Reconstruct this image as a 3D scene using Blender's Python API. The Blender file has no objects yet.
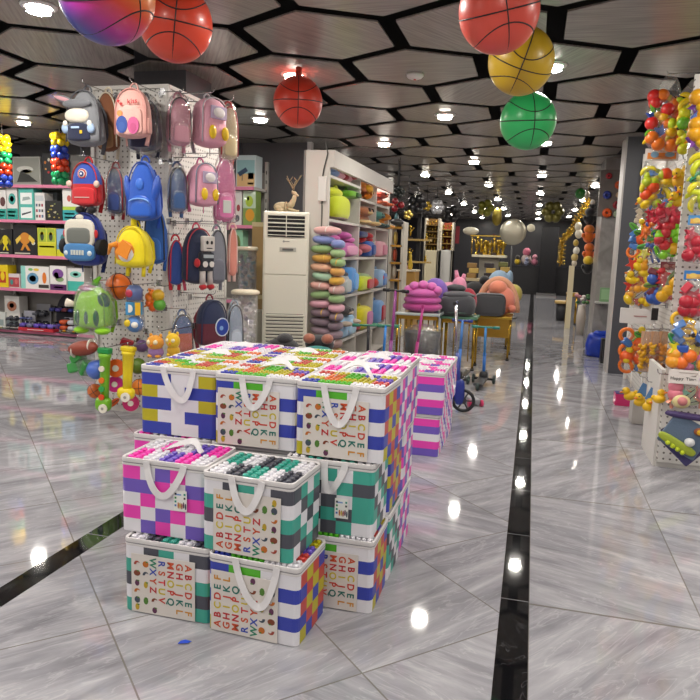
import bpy, bmesh, math, random
from mathutils import Vector, Matrix, noise
R = random.Random(7)
sc = bpy.context.scene
COL = sc.collection
pi = math.pi

# ------------------------------------------------------------------ camera
F = 684.9; CH = 1.5
PIT, YAW, ROL = .144, .256, .033
CP = Vector((0, 0, CH))
fwd = Vector((-math.sin(YAW)*math.cos(PIT), math.cos(YAW)*math.cos(PIT), -math.sin(PIT)))
r0 = Vector((math.cos(YAW), math.sin(YAW), 0)); u0 = r0.cross(fwd)
rgt = r0*math.cos(ROL)+u0*math.sin(ROL); upv = -r0*math.sin(ROL)+u0*math.cos(ROL)
cd = bpy.data.cameras.new('camera'); cam = bpy.data.objects.new('camera', cd); COL.objects.link(cam)
cd.sensor_width = 36; cd.lens = 36*F/700; cd.clip_end = 100; cd.clip_start = .02
cam.matrix_world = Matrix(((rgt.x, upv.x, -fwd.x, CP.x), (rgt.y, upv.y, -fwd.y, CP.y), (rgt.z, upv.z, -fwd.z, CP.z), (0, 0, 0, 1)))
sc.camera = cam
# ------------------------------------------------------------------ world, exposure, lamp power
w = bpy.data.worlds.new('world'); sc.world = w; w.use_nodes = True
w.node_tree.nodes['Background'].inputs[0].default_value = (.8, .85, 1, 1)
w.node_tree.nodes['Background'].inputs[1].default_value = .05
sc.view_settings.view_transform = 'Standard'; sc.view_settings.look = 'None'
sc.view_settings.gamma = 1; sc.view_settings.use_curve_mapping = False
sc.view_settings.exposure = 0.0
sc.cycles.transparent_max_bounces = 16
LAMP_W = 20.5; LENS_E = 45.0
CEIL = 3.04

def ray(px, py): return fwd*F+rgt*(px-350)-upv*(py-350)
def P(px, py, Y): r = ray(px, py); return CP+r*(Y/r.y)
def PX(px, py, X): r = ray(px, py); return CP+r*(X/r.x)
def PZ(px, py, z): r = ray(px, py); return CP+r*((z-CH)/r.z)
def scale_at(px, py, Y): return Y/ray(px, py).y          # metres per pixel

# ------------------------------------------------------------------ materials
def lin(h):
    h = h.lstrip('#'); h = h if len(h) == 6 else ''.join(c*2 for c in h); v = [int(h[i:i+2], 16)/255 for i in (0, 2, 4)]
    return tuple(c/12.92 if c <= .04045 else ((c+.055)/1.055)**2.4 for c in v)+(1,)
_m = {}
def M(h, rough=.5, metal=0, fab=0, coat=0, em=0, trans=0):
    k = (h, rough, metal, fab, coat, em, trans)
    if k in _m: return _m[k]
    m = bpy.data.materials.new('paint_'+h.lstrip('#')); m.use_nodes = True
    nt = m.node_tree; b = nt.nodes['Principled BSDF']
    b.inputs['Base Color'].default_value = lin(h); b.inputs['Roughness'].default_value = rough
    b.inputs['Metallic'].default_value = metal; b.inputs['Coat Weight'].default_value = coat
    if em: b.inputs['Emission Color'].default_value = lin(h); b.inputs['Emission Strength'].default_value = em
    if fab:
        n = nt.nodes.new('ShaderNodeTexNoise'); n.inputs['Scale'].default_value = 90 if fab == 1 else 45; n.inputs['Detail'].default_value = 3
        bp = nt.nodes.new('ShaderNodeBump'); bp.inputs['Strength'].default_value = .35; bp.inputs['Distance'].default_value = .01
        tc = nt.nodes.new('ShaderNodeTexCoord'); nt.links.new(tc.outputs['Object'], n.inputs['Vector'])
        nt.links.new(n.outputs[0], bp.inputs['Height']); nt.links.new(bp.outputs[0], b.inputs['Normal'])
        b.inputs['Sheen Weight'].default_value = .25
    _m[k] = m; return m
def FB(h): return M(h, .85, fab=1)
def PL(h): return M(h, .35, coat=.2)
def FILM():
    if 'film' in _m: return _m['film']
    m = bpy.data.materials.new('clear_film'); m.use_nodes = True; nt = m.node_tree; nt.nodes.clear()
    o = nt.nodes.new('ShaderNodeOutputMaterial'); t = nt.nodes.new('ShaderNodeBsdfTransparent'); t.inputs[0].default_value = (.97, .97, .97, 1)
    g = nt.nodes.new('ShaderNodeBsdfGlossy'); g.inputs['Roughness'].default_value = .12
    lw = nt.nodes.new('ShaderNodeLayerWeight'); lw.inputs[0].default_value = .35
    mr = nt.nodes.new('ShaderNodeMapRange'); mr.inputs[3].default_value = .13; mr.inputs[4].default_value = .6
    n = nt.nodes.new('ShaderNodeTexNoise'); n.inputs['Scale'].default_value = 14; n.inputs['Detail'].default_value = 2; n.inputs['Distortion'].default_value = 1.5
    bp = nt.nodes.new('ShaderNodeBump'); bp.inputs['Strength'].default_value = .7; bp.inputs['Distance'].default_value = .03
    tc = nt.nodes.new('ShaderNodeTexCoord'); L = nt.links.new
    L(tc.outputs['Object'], n.inputs['Vector']); L(n.outputs[0], bp.inputs['Height']); L(bp.outputs[0], g.inputs['Normal'])
    df = nt.nodes.new('ShaderNodeBsdfDiffuse'); df.inputs[0].default_value = (.9, .9, .9, 1); x2 = nt.nodes.new('ShaderNodeMixShader'); x2.inputs[0].default_value = .035; L(t.outputs[0], x2.inputs[1]); L(df.outputs[0], x2.inputs[2])
    x = nt.nodes.new('ShaderNodeMixShader'); L(lw.outputs['Facing'], mr.inputs[0]); L(mr.outputs[0], x.inputs[0]); L(x2.outputs[0], x.inputs[1]); L(g.outputs[0], x.inputs[2]); L(x.outputs[0], o.inputs[0])
    _m['film'] = m; return m

def nodes_of(name):
    m = bpy.data.materials.new(name); m.use_nodes = True; nt = m.node_tree
    return m, nt, nt.nodes['Principled BSDF']
def mth(nt, op, a, b=None, c=None):
    n = nt.nodes.new('ShaderNodeMath'); n.operation = op
    for i, v in enumerate((a, b, c)):
        if v is None: continue
        if isinstance(v, (int, float)): n.inputs[i].default_value = v
        else: nt.links.new(v, n.inputs[i])
    return n.outputs[0]
def ramp(nt, fac, stops):
    n = nt.nodes.new('ShaderNodeValToRGB'); nt.links.new(fac, n.inputs[0])
    e = n.color_ramp.elements
    while len(e) < len(stops): e.new(.5)
    for x, (p, h) in zip(e, stops): x.position = p; x.color = lin(h)
    return n.outputs[0]

def floor_material():
    m, nt, b = nodes_of('polished_grey_marble_tiles'); L = nt.links.new
    g = nt.nodes.new('ShaderNodeNewGeometry'); s = nt.nodes.new('ShaderNodeSeparateXYZ'); L(g.outputs['Position'], s.inputs[0])
    x, y = s.outputs[0], s.outputs[1]
    right = mth(nt, 'GREATER_THAN', x, .03)
    ud = mth(nt, 'DIVIDE', mth(nt, 'SUBTRACT', mth(nt, 'ADD', x, y), .68), 1.04)
    vd = mth(nt, 'DIVIDE', mth(nt, 'ADD', mth(nt, 'SUBTRACT', x, y), 2.71), 1.04)
    ua = mth(nt, 'DIVIDE', mth(nt, 'SUBTRACT', x, .08), .71)
    va = mth(nt, 'DIVIDE', mth(nt, 'SUBTRACT', y, 2.92), 1.42)
    def mix(f, a, c): return mth(nt, 'ADD', mth(nt, 'MULTIPLY', c, f), mth(nt, 'MULTIPLY', a, mth(nt, 'SUBTRACT', 1, f)))
    u = mix(right, ud, ua); v = mix(right, vd, va)
    def edge(q): return mth(nt, 'SUBTRACT', .5, mth(nt, 'ABSOLUTE', mth(nt, 'SUBTRACT', mth(nt, 'FRACT', q), .5)))
    e = mth(nt, 'MINIMUM', edge(u), edge(v))
    joint = mth(nt, 'LESS_THAN', e, .0045)
    cid = nt.nodes.new('ShaderNodeCombineXYZ'); L(mth(nt, 'FLOOR', u), cid.inputs[0]); L(mth(nt, 'FLOOR', v), cid.inputs[1]); L(right, cid.inputs[2])
    wn = nt.nodes.new('ShaderNodeTexWhiteNoise'); L(cid.outputs[0], wn.inputs['Vector'])
    rot = nt.nodes.new('ShaderNodeVectorRotate'); rot.rotation_type = 'Z_AXIS'; L(g.outputs['Position'], rot.inputs['Vector'])
    L(mth(nt, 'ADD', mth(nt, 'MULTIPLY', mth(nt, 'GREATER_THAN', wn.outputs['Value'], .5), 1.2), -.9), rot.inputs['Angle'])
    off = nt.nodes.new('ShaderNodeVectorMath'); off.operation = 'MULTIPLY_ADD'; L(wn.outputs['Color'], off.inputs[0]); off.inputs[1].default_value = (9, 9, 9); L(rot.outputs[0], off.inputs[2])
    mp = nt.nodes.new('ShaderNodeMapping'); mp.inputs['Scale'].default_value = (.9, 5.0, 1); L(off.outputs[0], mp.inputs['Vector'])
    n1 = nt.nodes.new('ShaderNodeTexNoise'); n1.inputs['Scale'].default_value = 1.7; n1.inputs['Detail'].default_value = 7; n1.inputs['Roughness'].default_value = .62; n1.inputs['Distortion'].default_value = .6; L(mp.outputs[0], n1.inputs['Vector'])
    c1 = ramp(nt, n1.outputs[0], [(.26, '#78777d'), (.44, '#8f8e94'), (.58, '#a1a0a5'), (.76, '#bbb9be')])
    n2 = nt.nodes.new('ShaderNodeTexNoise'); n2.inputs['Scale'].default_value = 2.3; n2.inputs['Detail'].default_value = 4; n2.inputs['Distortion'].default_value = 1.6; L(mp.outputs[0], n2.inputs['Vector'])
    vein = mth(nt, 'SMOOTH_MAX' if False else 'SUBTRACT', 1, mth(nt, 'MINIMUM', 1, mth(nt, 'MULTIPLY', mth(nt, 'ABSOLUTE', mth(nt, 'SUBTRACT', n2.outputs[0], .5)), 45)))
    mx = nt.nodes.new('ShaderNodeMix'); mx.data_type = 'RGBA'; L(mth(nt, 'MULTIPLY', vein, .16), mx.inputs[0]); L(c1, mx.inputs[6]); mx.inputs[7].default_value = lin('#e4e2e4')
    mj = nt.nodes.new('ShaderNodeMix'); mj.data_type = 'RGBA'; L(mth(nt, 'MULTIPLY', joint, .8), mj.inputs[0]); L(mx.outputs[2], mj.inputs[6]); mj.inputs[7].default_value = lin('#6b675f')
    L(mj.outputs[2], b.inputs['Base Color'])
    b.inputs['Roughness'].default_value = .05; b.inputs['Specular IOR Level'].default_value = .55
    return m
def black_marble():
    m, nt, b = nodes_of('black_marble'); L = nt.links.new
    g = nt.nodes.new('ShaderNodeNewGeometry')
    n = nt.nodes.new('ShaderNodeTexNoise'); n.inputs['Scale'].default_value = 3; n.inputs['Distortion'].default_value = 2; n.inputs['Detail'].default_value = 4; L(g.outputs['Position'], n.inputs['Vector'])
    v = mth(nt, 'SUBTRACT', 1, mth(nt, 'MINIMUM', 1, mth(nt, 'MULTIPLY', mth(nt, 'ABSOLUTE', mth(nt, 'SUBTRACT', n.outputs[0], .52)), 90)))
    s = nt.nodes.new('ShaderNodeSeparateXYZ'); L(g.outputs['Position'], s.inputs[0])
    j = mth(nt, 'LESS_THAN', mth(nt, 'FRACT', mth(nt, 'DIVIDE', mth(nt, 'SUBTRACT', s.outputs[1], 2.93), .74)), .007)
    L(ramp(nt, mth(nt, 'ADD', mth(nt, 'MULTIPLY', v, .12), mth(nt, 'MULTIPLY', j, .8)), [(0, '#121214'), (1, '#8d8d90')]), b.inputs['Base Color'])
    b.inputs['Roughness'].default_value = .04; b.inputs['Specular IOR Level'].default_value = .6
    return m
def panel_material():
    m, nt, b = nodes_of('brushed_grey_ceiling_panel'); L = nt.links.new
    g = nt.nodes.new('ShaderNodeNewGeometry')
    rot = nt.nodes.new('ShaderNodeVectorRotate'); rot.rotation_type = 'Z_AXIS'; L(g.outputs['Position'], rot.inputs['Vector'])
    L(mth(nt, 'MULTIPLY', mth(nt, 'FLOOR', mth(nt, 'MULTIPLY', g.outputs['Random Per Island'], 3)), 1.047), rot.inputs['Angle'])
    mp = nt.nodes.new('ShaderNodeMapping'); mp.inputs['Scale'].default_value = (1.2, 26, 1); L(rot.outputs[0], mp.inputs['Vector'])
    n = nt.nodes.new('ShaderNodeTexNoise'); n.inputs['Scale'].default_value = 2; n.inputs['Detail'].default_value = 4; L(mp.outputs[0], n.inputs['Vector'])
    L(ramp(nt, n.outputs[0], [(.25, '#837d77'), (.5, '#958f88'), (.8, '#a59f97')]), b.inputs['Base Color'])
    b.inputs['Roughness'].default_value = .24; b.inputs['Specular IOR Level'].default_value = .6
    return m
def pegboard_material(axis):
    m, nt, b = nodes_of('white_pegboard'); L = nt.links.new
    g = nt.nodes.new('ShaderNodeNewGeometry'); s = nt.nodes.new('ShaderNodeSeparateXYZ'); L(g.outputs['Position'], s.inputs[0])
    def q(o): return mth(nt, 'SUBTRACT', mth(nt, 'FRACT', mth(nt, 'DIVIDE', o, .045)), .5)
    a = q(s.outputs[axis]); c = q(s.outputs[2])
    d = mth(nt, 'SQRT', mth(nt, 'ADD', mth(nt, 'MULTIPLY', a, a), mth(nt, 'MULTIPLY', c, c)))
    L(ramp(nt, mth(nt, 'GREATER_THAN', d, .17), [(.4, '#6a655f'), (.6, '#d9d6d0')]), b.inputs['Base Color'])
    b.inputs['Roughness'].default_value = .4
    return m
def stone_material(a, c, name, scale=3):
    m, nt, b = nodes_of(name); L = nt.links.new
    g = nt.nodes.new('ShaderNodeNewGeometry')
    n = nt.nodes.new('ShaderNodeTexNoise'); n.inputs['Scale'].default_value = scale; n.inputs['Detail'].default_value = 6; n.inputs['Distortion'].default_value = 1.4; L(g.outputs['Position'], n.inputs['Vector'])
    L(ramp(nt, n.outputs[0], [(.3, a), (.7, c)]), b.inputs['Base Color']); b.inputs['Roughness'].default_value = .25
    return m

# ------------------------------------------------------------------ mesh building
class MB:
    def __init__(s): s.bm = bmesh.new(); s.mats = []
    def mi(s, m):
        if m not in s.mats: s.mats.append(m)
        return s.mats.index(m)
    def _fin(s, faces, m, smooth):
        i = s.mi(m)
        for f in faces: f.material_index = i; f.smooth = smooth
    def box(s, c, d, m, rz=0, bev=0, rx=0, ry=0):
        r = bmesh.ops.create_cube(s.bm, size=1); vs = r['verts']
        bmesh.ops.scale(s.bm, vec=d, verts=vs)
        fs = list({f for v in vs for f in v.link_faces})
        if bev:
            es = list({e for v in vs for e in v.link_edges})
            r2 = bmesh.ops.bevel(s.bm, geom=es, offset=bev, segments=2, affect='EDGES', profile=.5)
            vs = list({v for f in r2['faces'] for v in f.verts} | {v for v in vs if v.is_valid}); fs = list({f for v in vs for f in v.link_faces})
        mt = Matrix.Translation(c) @ Matrix.Rotation(rz, 4, 'Z') @ Matrix.Rotation(ry, 4, 'Y') @ Matrix.Rotation(rx, 4, 'X')
        bmesh.ops.transform(s.bm, matrix=mt, verts=vs); s._fin(fs, m, False); return s
    def grid(s, rows, m, close=False, smooth=True, cap=False):
        vr = [[s.bm.verts.new(p) for p in r] for r in rows]; fs = []
        n = len(rows[0])
        for a, b in zip(vr, vr[1:]):
            for j in range(n if close else n-1):
                k = (j+1) % n
                try: fs.append(s.bm.faces.new((a[j], a[k], b[k], b[j])))
                except ValueError: pass
        if cap:
            fs.append(s.bm.faces.new(vr[0][::-1])); fs.append(s.bm.faces.new(vr[-1]))
        s._fin(fs, m, smooth); return fs
    def tube(s, pts, r, m, n=8, flat=1, cap=True):
        pts = [Vector(p) for p in pts]; rows = []; prev = None
        for i, p in enumerate(pts):
            t = (pts[min(i+1, len(pts)-1)]-pts[max(i-1, 0)]).normalized()
            a = prev if prev is not None else (Vector((0, 0, 1)) if abs(t.z) < .9 else Vector((1, 0, 0)))
            x = (a-t*a.dot(t)).normalized(); y = t.cross(x); prev = x
            rr = r[i] if isinstance(r, (list, tuple)) else r
            rows.append([p+x*rr*math.cos(2*pi*k/n)+y*rr*flat*math.sin(2*pi*k/n) for k in range(n)])
        s.grid(rows, m, close=True, cap=cap); return s
    def cyl(s, a, b, r, m, n=16, rb=None):
        a = Vector(a); b = Vector(b); t = (b-a).normalized(); u = t.orthogonal().normalized(); v = t.cross(u); rb = r if rb is None else rb
        rows = [[p+u*q*math.cos(2*pi*k/n)+v*q*math.sin(2*pi*k/n) for k in range(n)] for p, q in ((a, r), (b, rb))]
        fs = s.grid(rows, m, close=True, cap=True)
        for f in fs[-2:]: f.smooth = False
        return s
    def lathe(s, prof, m, n=20, c=(0, 0, 0)):
        rows = [[Vector(c)+Vector((max(r, .0004)*math.cos(2*pi*k/n), max(r, .0004)*math.sin(2*pi*k/n), z)) for k in range(n)] for r, z in prof]
        s.grid(rows, m, close=True, cap=True); return s
    def ell(s, c, r, m, e=1.0, seg=18, rings=10, rot=None, jit=0):
        def pw(a): return math.copysign(abs(a)**e, a)
        rows = []; c = Vector(c)
        for i in range(rings+1):
            t = -pi/2+pi*i/rings; ct = max(math.cos(t), .004) ** (e if e < 1 else 1); st = pw(math.sin(t))
            row = []
            for k in range(seg):
                f = 2*pi*k/seg; v = Vector((r[0]*ct*pw(math.cos(f)), r[1]*ct*pw(math.sin(f)), r[2]*st))
                if jit: v *= 1+jit*noise.noise(v*9+c*3)
                if rot: v = rot @ v
                row.append(c+v)
            rows.append(row)
        s.grid(rows, m, close=True, cap=True); return s
    def sph(s, c, r, m, seg=14): return s.ell(c, (r, r, r), m, seg=seg, rings=max(6, seg*2//3))
    def poly(s, pts, th, m):                                # closed outline in xz at y, thickness th towards +y
        a = [s.bm.verts.new(p) for p in pts]; b = [s.bm.verts.new(Vector(p)+Vector((0, th, 0))) for p in pts]
        fs = [s.bm.faces.new(a), s.bm.faces.new(b[::-1])]
        for i in range(len(pts)): j = (i+1) % len(pts); fs.append(s.bm.faces.new((a[j], a[i], b[i], b[j])))
        s._fin(fs, m, False); return s
    def disc(s, c, rx, rz, m, th=.002, n=14, a0=0):        # flat printed ellipse facing -y
        return s.poly([(c[0]+rx*math.cos(a0+2*pi*k/n), c[1], c[2]+rz*math.sin(a0+2*pi*k/n)) for k in range(n)], th, m)
    def mesh(s, name):
        bmesh.ops.recalc_face_normals(s.bm, faces=s.bm.faces)
        me = bpy.data.meshes.new(name); s.bm.to_mesh(me); s.bm.free()
        for m in s.mats: me.materials.append(m)
        return me
    def build(s, name, parent=None, label=None):
        return link(name, s.mesh(name), parent, label)
def link(name, me, parent=None, label=None, loc=None, rz=None):
    o = bpy.data.objects.new(name, me); COL.objects.link(o)
    if parent: o.parent = parent
    if label: o['label'] = label
    if loc is not None: o.location = loc
    if rz is not None: o.rotation_euler = (0, 0, rz) if not isinstance(rz, tuple) else rz
    return o
def tag(o, label, cat, group=None, kind=None):
    o['label'] = label; o['category'] = cat
    if group: o['group'] = group
    if kind: o['kind'] = kind
    return o
def thing(name, label, cat, loc=(0, 0, 0), rz=0, group=None):
    o = bpy.data.objects.new(name, None); COL.objects.link(o); o.location = loc; o.empty_display_size = .05
    o.rotation_euler = (0, 0, rz) if not isinstance(rz, tuple) else rz
    return tag(o, label, cat, group)
def copytree(o, parent=None):
    c = o.copy(); COL.objects.link(c)
    if parent: c.parent = parent
    for ch in list(o.children): copytree(ch, c)
    return c
def struct(name, mb): o = mb.build(name); o['kind'] = 'structure'; return o

# ------------------------------------------------------------------ the setting
XL, XR, YB, YF = -11.5, 3.6, 31.0, -4.0
b = MB(); b.box(((XL+XR)/2, (YB+YF)/2, -.05), (XR-XL, YB-YF, .1), floor_material()); struct('floor', b)
bmk = black_marble()
b = MB(); b.box((.02, (YB+YF)/2, .0005), (.12, YB-YF-.1, .0021), bmk); struct('trim_1', b)
b = MB(); b.box((-2.085, (9.2+YF)/2, .0005), (.12, 9.2-YF-.1, .0021), bmk); struct('trim_2', b)
wallm = M('#5b595d', .7)
b = MB(); b.box((XL-.05, (YB+YF)/2, 1.8), (.1, YB-YF, 3.6), M('#8a888a', .7)); struct('wall_left', b)
b = MB(); b.box((XR+.05, (YB+YF)/2, 1.8), (.1, YB-YF, 3.6), M('#8a888a', .7)); struct('wall_right', b)
b = MB(); b.box(((XL+XR)/2, YB+.05, 1.8), (XR-XL, .1, 3.6), M('#36353a', .3)); struct('wall_back', b)
b = MB(); b.box(((XL+XR)/2, YF-.05, 1.8), (XR-XL, .1, 3.6), M('#9a989a', .7)); struct('wall_front', b)
b = MB(); b.box(((XL-3.3)/2, 9.85, 1.52), (-3.3-XL, .1, 3.04), wallm)
b.box((-4.35, 9.79, 1.52), (.03, .03, 3.04), M('#44434a', .6)); struct('wall_rear_left', b)
b = MB(); b.box((-3.26, 9.79, 1.52), (.06, .1, 3.04), M('#c9c7c8', .4)); struct('trim_3', b)
# hexagon ceiling
b = MB(); b.box(((XL+XR)/2, (YB+YF)/2, 3.62), (XR-XL+.2, YB-YF+.2, .05), M('#0d0d0e', .9)); o = struct('ceiling', b)
W = 1.107; HX0, HY0 = .035, 6.03; RP = W*.8660254
pm = panel_material(); b = MB(); rad = (W-.126)/math.sqrt(3)
for n in range(-11, 27):
    y = HY0+n*RP
    for i in range(-12, 5):
        x = HX0+(i+.5*(n % 2))*W
        if x < XL-.3 or x > XR+.3 or y > YB or y < YF-.4: continue
        pts = [(x+rad*math.sin(pi/3*k), y+rad*math.cos(pi/3*k)) for k in range(6)]
        lo = [b.bm.verts.new((px, py, CEIL)) for px, py in pts]; hi = [b.bm.verts.new((px, py, CEIL+.012)) for px, py in pts]
        fs = [b.bm.faces.new(lo), b.bm.faces.new(hi)]
        for k in range(6): fs.append(b.bm.faces.new((lo[k], lo[k-1], hi[k-1], hi[k])))
        b._fin(fs, pm, False)
o = struct('ceiling', b)
# downlights on the hexagon grid, some at the left added out of view
lens = M('#fff6e6', .4, em=LENS_E); ring = M('#e8e6e2', .3)
fr = MB(); fr.lathe([(.092, -.012), (.11, -.012), (.118, -.004), (.118, .004), (.092, .004)], ring, 24); frm = fr.mesh('frame')
le = MB(); le.lathe([(.0, -.032), (.05, -.028), (.082, -.016), (.09, 0)], lens, 20); lem = le.mesh('lens')
def downlight(x, y):
    t = thing('downlight', 'round recessed downlight glowing white in a grey hexagon ceiling panel', 'ceiling light', (x, y, CEIL-.004), 0, 'downlights in the hexagon ceiling')
    link('frame', frm, t); link('lens', lem, t)
    ld = bpy.data.lights.new('lamp', 'AREA'); ld.shape = 'DISK'; ld.size = .15; ld.energy = LAMP_W; ld.color = (1, .955, .89)
    lo = bpy.data.objects.new('lamp', ld); COL.objects.link(lo); lo.parent = t; lo.location = (0, 0, -.04); lo.visible_camera = True
def seen_left(x, y):
    d = Vector((x, y, CEIL))-CP; z = d.dot(fwd); q = (350+F*d.dot(rgt)/z, 350-F*d.dot(upv)/z) if z > .1 else (-999, -999)
    return y > 9.3 or (-5 < q[0] < 260 and -5 < q[1] < 200)
for k in range(-4, 13):
    for i in range(-10, 4):
        if (i-k) % 2: continue
        x, y = HX0+i*W, HY0+k*RP*2
        if y > YB-1 or y < YF+.8 or (x < -3.4 and seen_left(x, y)) or (x > 1.3 and y > 9.2) or (x > 1 and 9.2 < y < 12.6): continue  # far-left lamps kept only out of view, added to brighten the pegboard
        if -3.75 < x < -2.9 and 5.2 < y < 6.6: continue
        downlight(x, y)
p = PZ(23.5, 121, CEIL)
for dx, dy in ((0, 0),): downlight(p.x+dx, p.y+dy)
p = PZ(415, 74, CEIL)
t = thing('smoke_detector', 'small white round smoke detector on a ceiling panel left of the hanging balls', 'smoke detector', p)
b = MB(); b.lathe([(.075, 0), (.075, -.02), (.06, -.035), (.03, -.045), (0, -.045)], M('#dedbd6', .5), 22); b.build('housing', t)
b = MB(); b.lathe([(.012, -.044), (.012, -.05), (0, -.051)], M('#c33', .4), 10); b.build('indicator_lamp', t)
# columns and right-hand stone
colm = stone_material('#85827f', '#aaa6a2', 'grey_stone', 2.5)
b = MB(); b.box((-3.36, 6.02, 1.75), (.52, .5, 3.4), M('#56555a', .6)); struct('wall_column_left', b)
b = MB(); b.box((1.32, 9.75, 1.52), (.55, .4, 3.04), M('#47484f', .45)); b.box((1.035, 9.76, 1.52), (.02, .42, 3.04), M('#b6b2ae', .4)); struct('wall_column_right', b)
b = MB(); b.box((1.36, 11.95, 1.52), (.78, .9, 3.04), colm); b.box((1.55, 14.6, 1.52), (.4, 4.4, 3.04), stone_material('#8d837c', '#b3a8a0', 'beige_stone', 2)); struct('wall_stone_right', b)
#NEXT
# ------------------------------------------------------------------ foldable block-pattern storage boxes
CC = dict(B='#2f3da6', Y='#b7ab16', W='#dedce2', G='#4fae22', P='#e63fae', V='#6c55b8', T='#3ba08f', D='#474853', R='#bd4038', O='#d8703a')
BW, BD, BH = .383, .295, .315
def fabric(c): return M(CC[c], .55, coat=.25)
FRONT = dict(BY=["BBWWY", "YWWBB", "BBWWY", "YWWBB", "BBWWB"], BG=["BGGWW", "WWGGB", "BWWWW", "WWWWB", "YWWWW"],
    TA=["WDTWD", "TWDTW", "DWWWT", "WWWWD", "TWWWT"], TP=["DWTWT", "TDWTD", "WWDWT", "DDTDT", "TWDTW"],
    PK=["PWVPW", "VVPWV", "WPWWP", "PWVPW", "WVPWV"], PS=["PPPPP", "VVVVV", "WWWWW", "PPPPP", "VVVVV"])
SIDE = dict(BY=["RYRB", "BRYR", "RYBY", "BRYR", "YBRB"], BG=["RYRB", "BRYR", "RYBY", "BRYR", "YBRB"], TA=["DTWT", "WDTD", "TWDW", "DTWT", "WDTD"],
    TP=["TDWT", "WTDW", "DWTD", "TDWT", "WTDW"], PK=["WPVW", "PVWP", "VWPV", "WPVW", "PVWP"], PS=["WPWV", "VWPW", "WVWP", "PWVW", "WPWV"])
TOPS = dict(BG=["BGGWW", "YOYYR", "WOGYV", "RYGBY"], BY=["BWYYY", "RYGRY", "YGWRW", "VWYGO"], TA=["WDTWD", "TWDTW"],
    TP=["WTDTW", "DWTWT"], PK=["PWVPW", "WPWVP"], PS=["PWPVW", "WPWPP", "PVWPW"])
_fonts = {}
def glyph(ch):
    if ch not in _fonts:
        c = bpy.data.curves.new('glyph', 'FONT'); c.body = ch; c.size = 1; c.offset = .028
        o = bpy.data.objects.new('glyph', c); COL.objects.link(o)
        bpy.context.view_layer.update()
        me = bpy.data.meshes.new_from_object(o.evaluated_get(bpy.context.evaluated_depsgraph_get()))
        bpy.data.objects.remove(o); bpy.data.curves.remove(c); _fonts[ch] = me
    return _fonts[ch]
def put_text(b, s, x, z, y, size, m, rot=0, adv=None, mats=None):
    """letters standing in the xz plane facing -y, printed from (x,z) along direction rot"""
    dx, dz = math.cos(rot), math.sin(rot); q = 0
    for i, ch in enumerate(s):
        if ch == ' ': q += size*.4; continue
        me = glyph(ch); n0 = len(b.bm.verts); f0 = len(b.bm.faces)
        b.bm.from_mesh(me); b.bm.verts.ensure_lookup_table(); b.bm.faces.ensure_lookup_table()
        vs = b.bm.verts[n0:]; xs = [v.co.x for v in vs]; wd = max(xs)-min(xs); mn = min(xs)
        for v in vs:
            lx = (v.co.x-mn)*size+q+((adv-wd*size)/2 if adv else 0); lz = v.co.y*size
            v.co = Vector((x+lx*dx-lz*dz, y, z+lx*dz+lz*dx))
        mi = b.mi(mats[i % len(mats)] if mats else m)
        for f in b.bm.faces[f0:]: f.material_index = mi
        q += adv if adv else wd*size+size*.09
LETC = [M(h, .5) for h in ('#c24a24', '#c98a2a', '#c9b62c', '#2f47a8', '#1e6d62', '#b8242c', '#1d7a5c', '#c23a2a')]
PICC = [M(h, .5) for h in ('#7a3b22', '#5b2a4c', '#b8661e', '#3f4a58', '#b79a25', '#4d7a2c', '#9a4030')]
def sheet_mesh(flip):
    sw, sh = .285, .250; b = MB(); rr = random.Random(3)
    lines = ["ABCDEF", "GHIJKL", "MNOPQ", "RSTUV", "WXYZ"]; k = 0
    pit = .0395
    for li, ln in enumerate(lines):
        for ci, ch in enumerate(ln):
            x = sw/2-.012-pit*li-.030; z = sh/2-.012-.0385*ci
            put_text(b, ch, x, z, -.0018, .041, LETC[(k*5+li*2) % len(LETC)], rot=-pi/2, adv=.034); k += 1
    spots = [(4, 4.3), (4, 5.3), (5, .3), (5, 1.5), (5, 2.6), (5, 4.4), (6, .4), (6, 1.4), (6, 2.5), (6, 3.5), (6, 4.4), (6, 5.2)]
    for q, (c, r) in enumerate(spots):
        x = sw/2-.022-pit*c; z = sh/2-.028-.0385*r; m = PICC[q % len(PICC)]
        if q % 3 == 0:      # crescent
            pts = [(x+.014*math.cos(a), -.0018, z+.014*math.sin(a)) for a in [pi*.2+i*.3 for i in range(10)]]+[(x+.005+.008*math.cos(a), -.0018, z+.008*math.sin(a)) for a in [pi*.2+i*.3 for i in range(9, -1, -1)]]
            b.poly(pts, .0008, m)
        else:
            b.disc((x, -.0018, z), .009+.008*rr.random(), .010+.006*rr.random(), m, .0008, 9, rr.random()*3)
            b.disc((x+.005, -.0022, z+.01), .006, .003, PICC[5], .0008, 7)
    if flip:
        for v in b.bm.verts: v.co.x *= -1; v.co.z *= -1
    pr = b.mesh('printed_alphabet')
    b = MB(); b.box((0, 0, 0), (sw, .002, sh), M('#d3ccc6', .6)); return b.mesh('paper_sheet'), pr
SHEET = {False: sheet_mesh(False), True: sheet_mesh(True)}
_bm = {}
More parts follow.
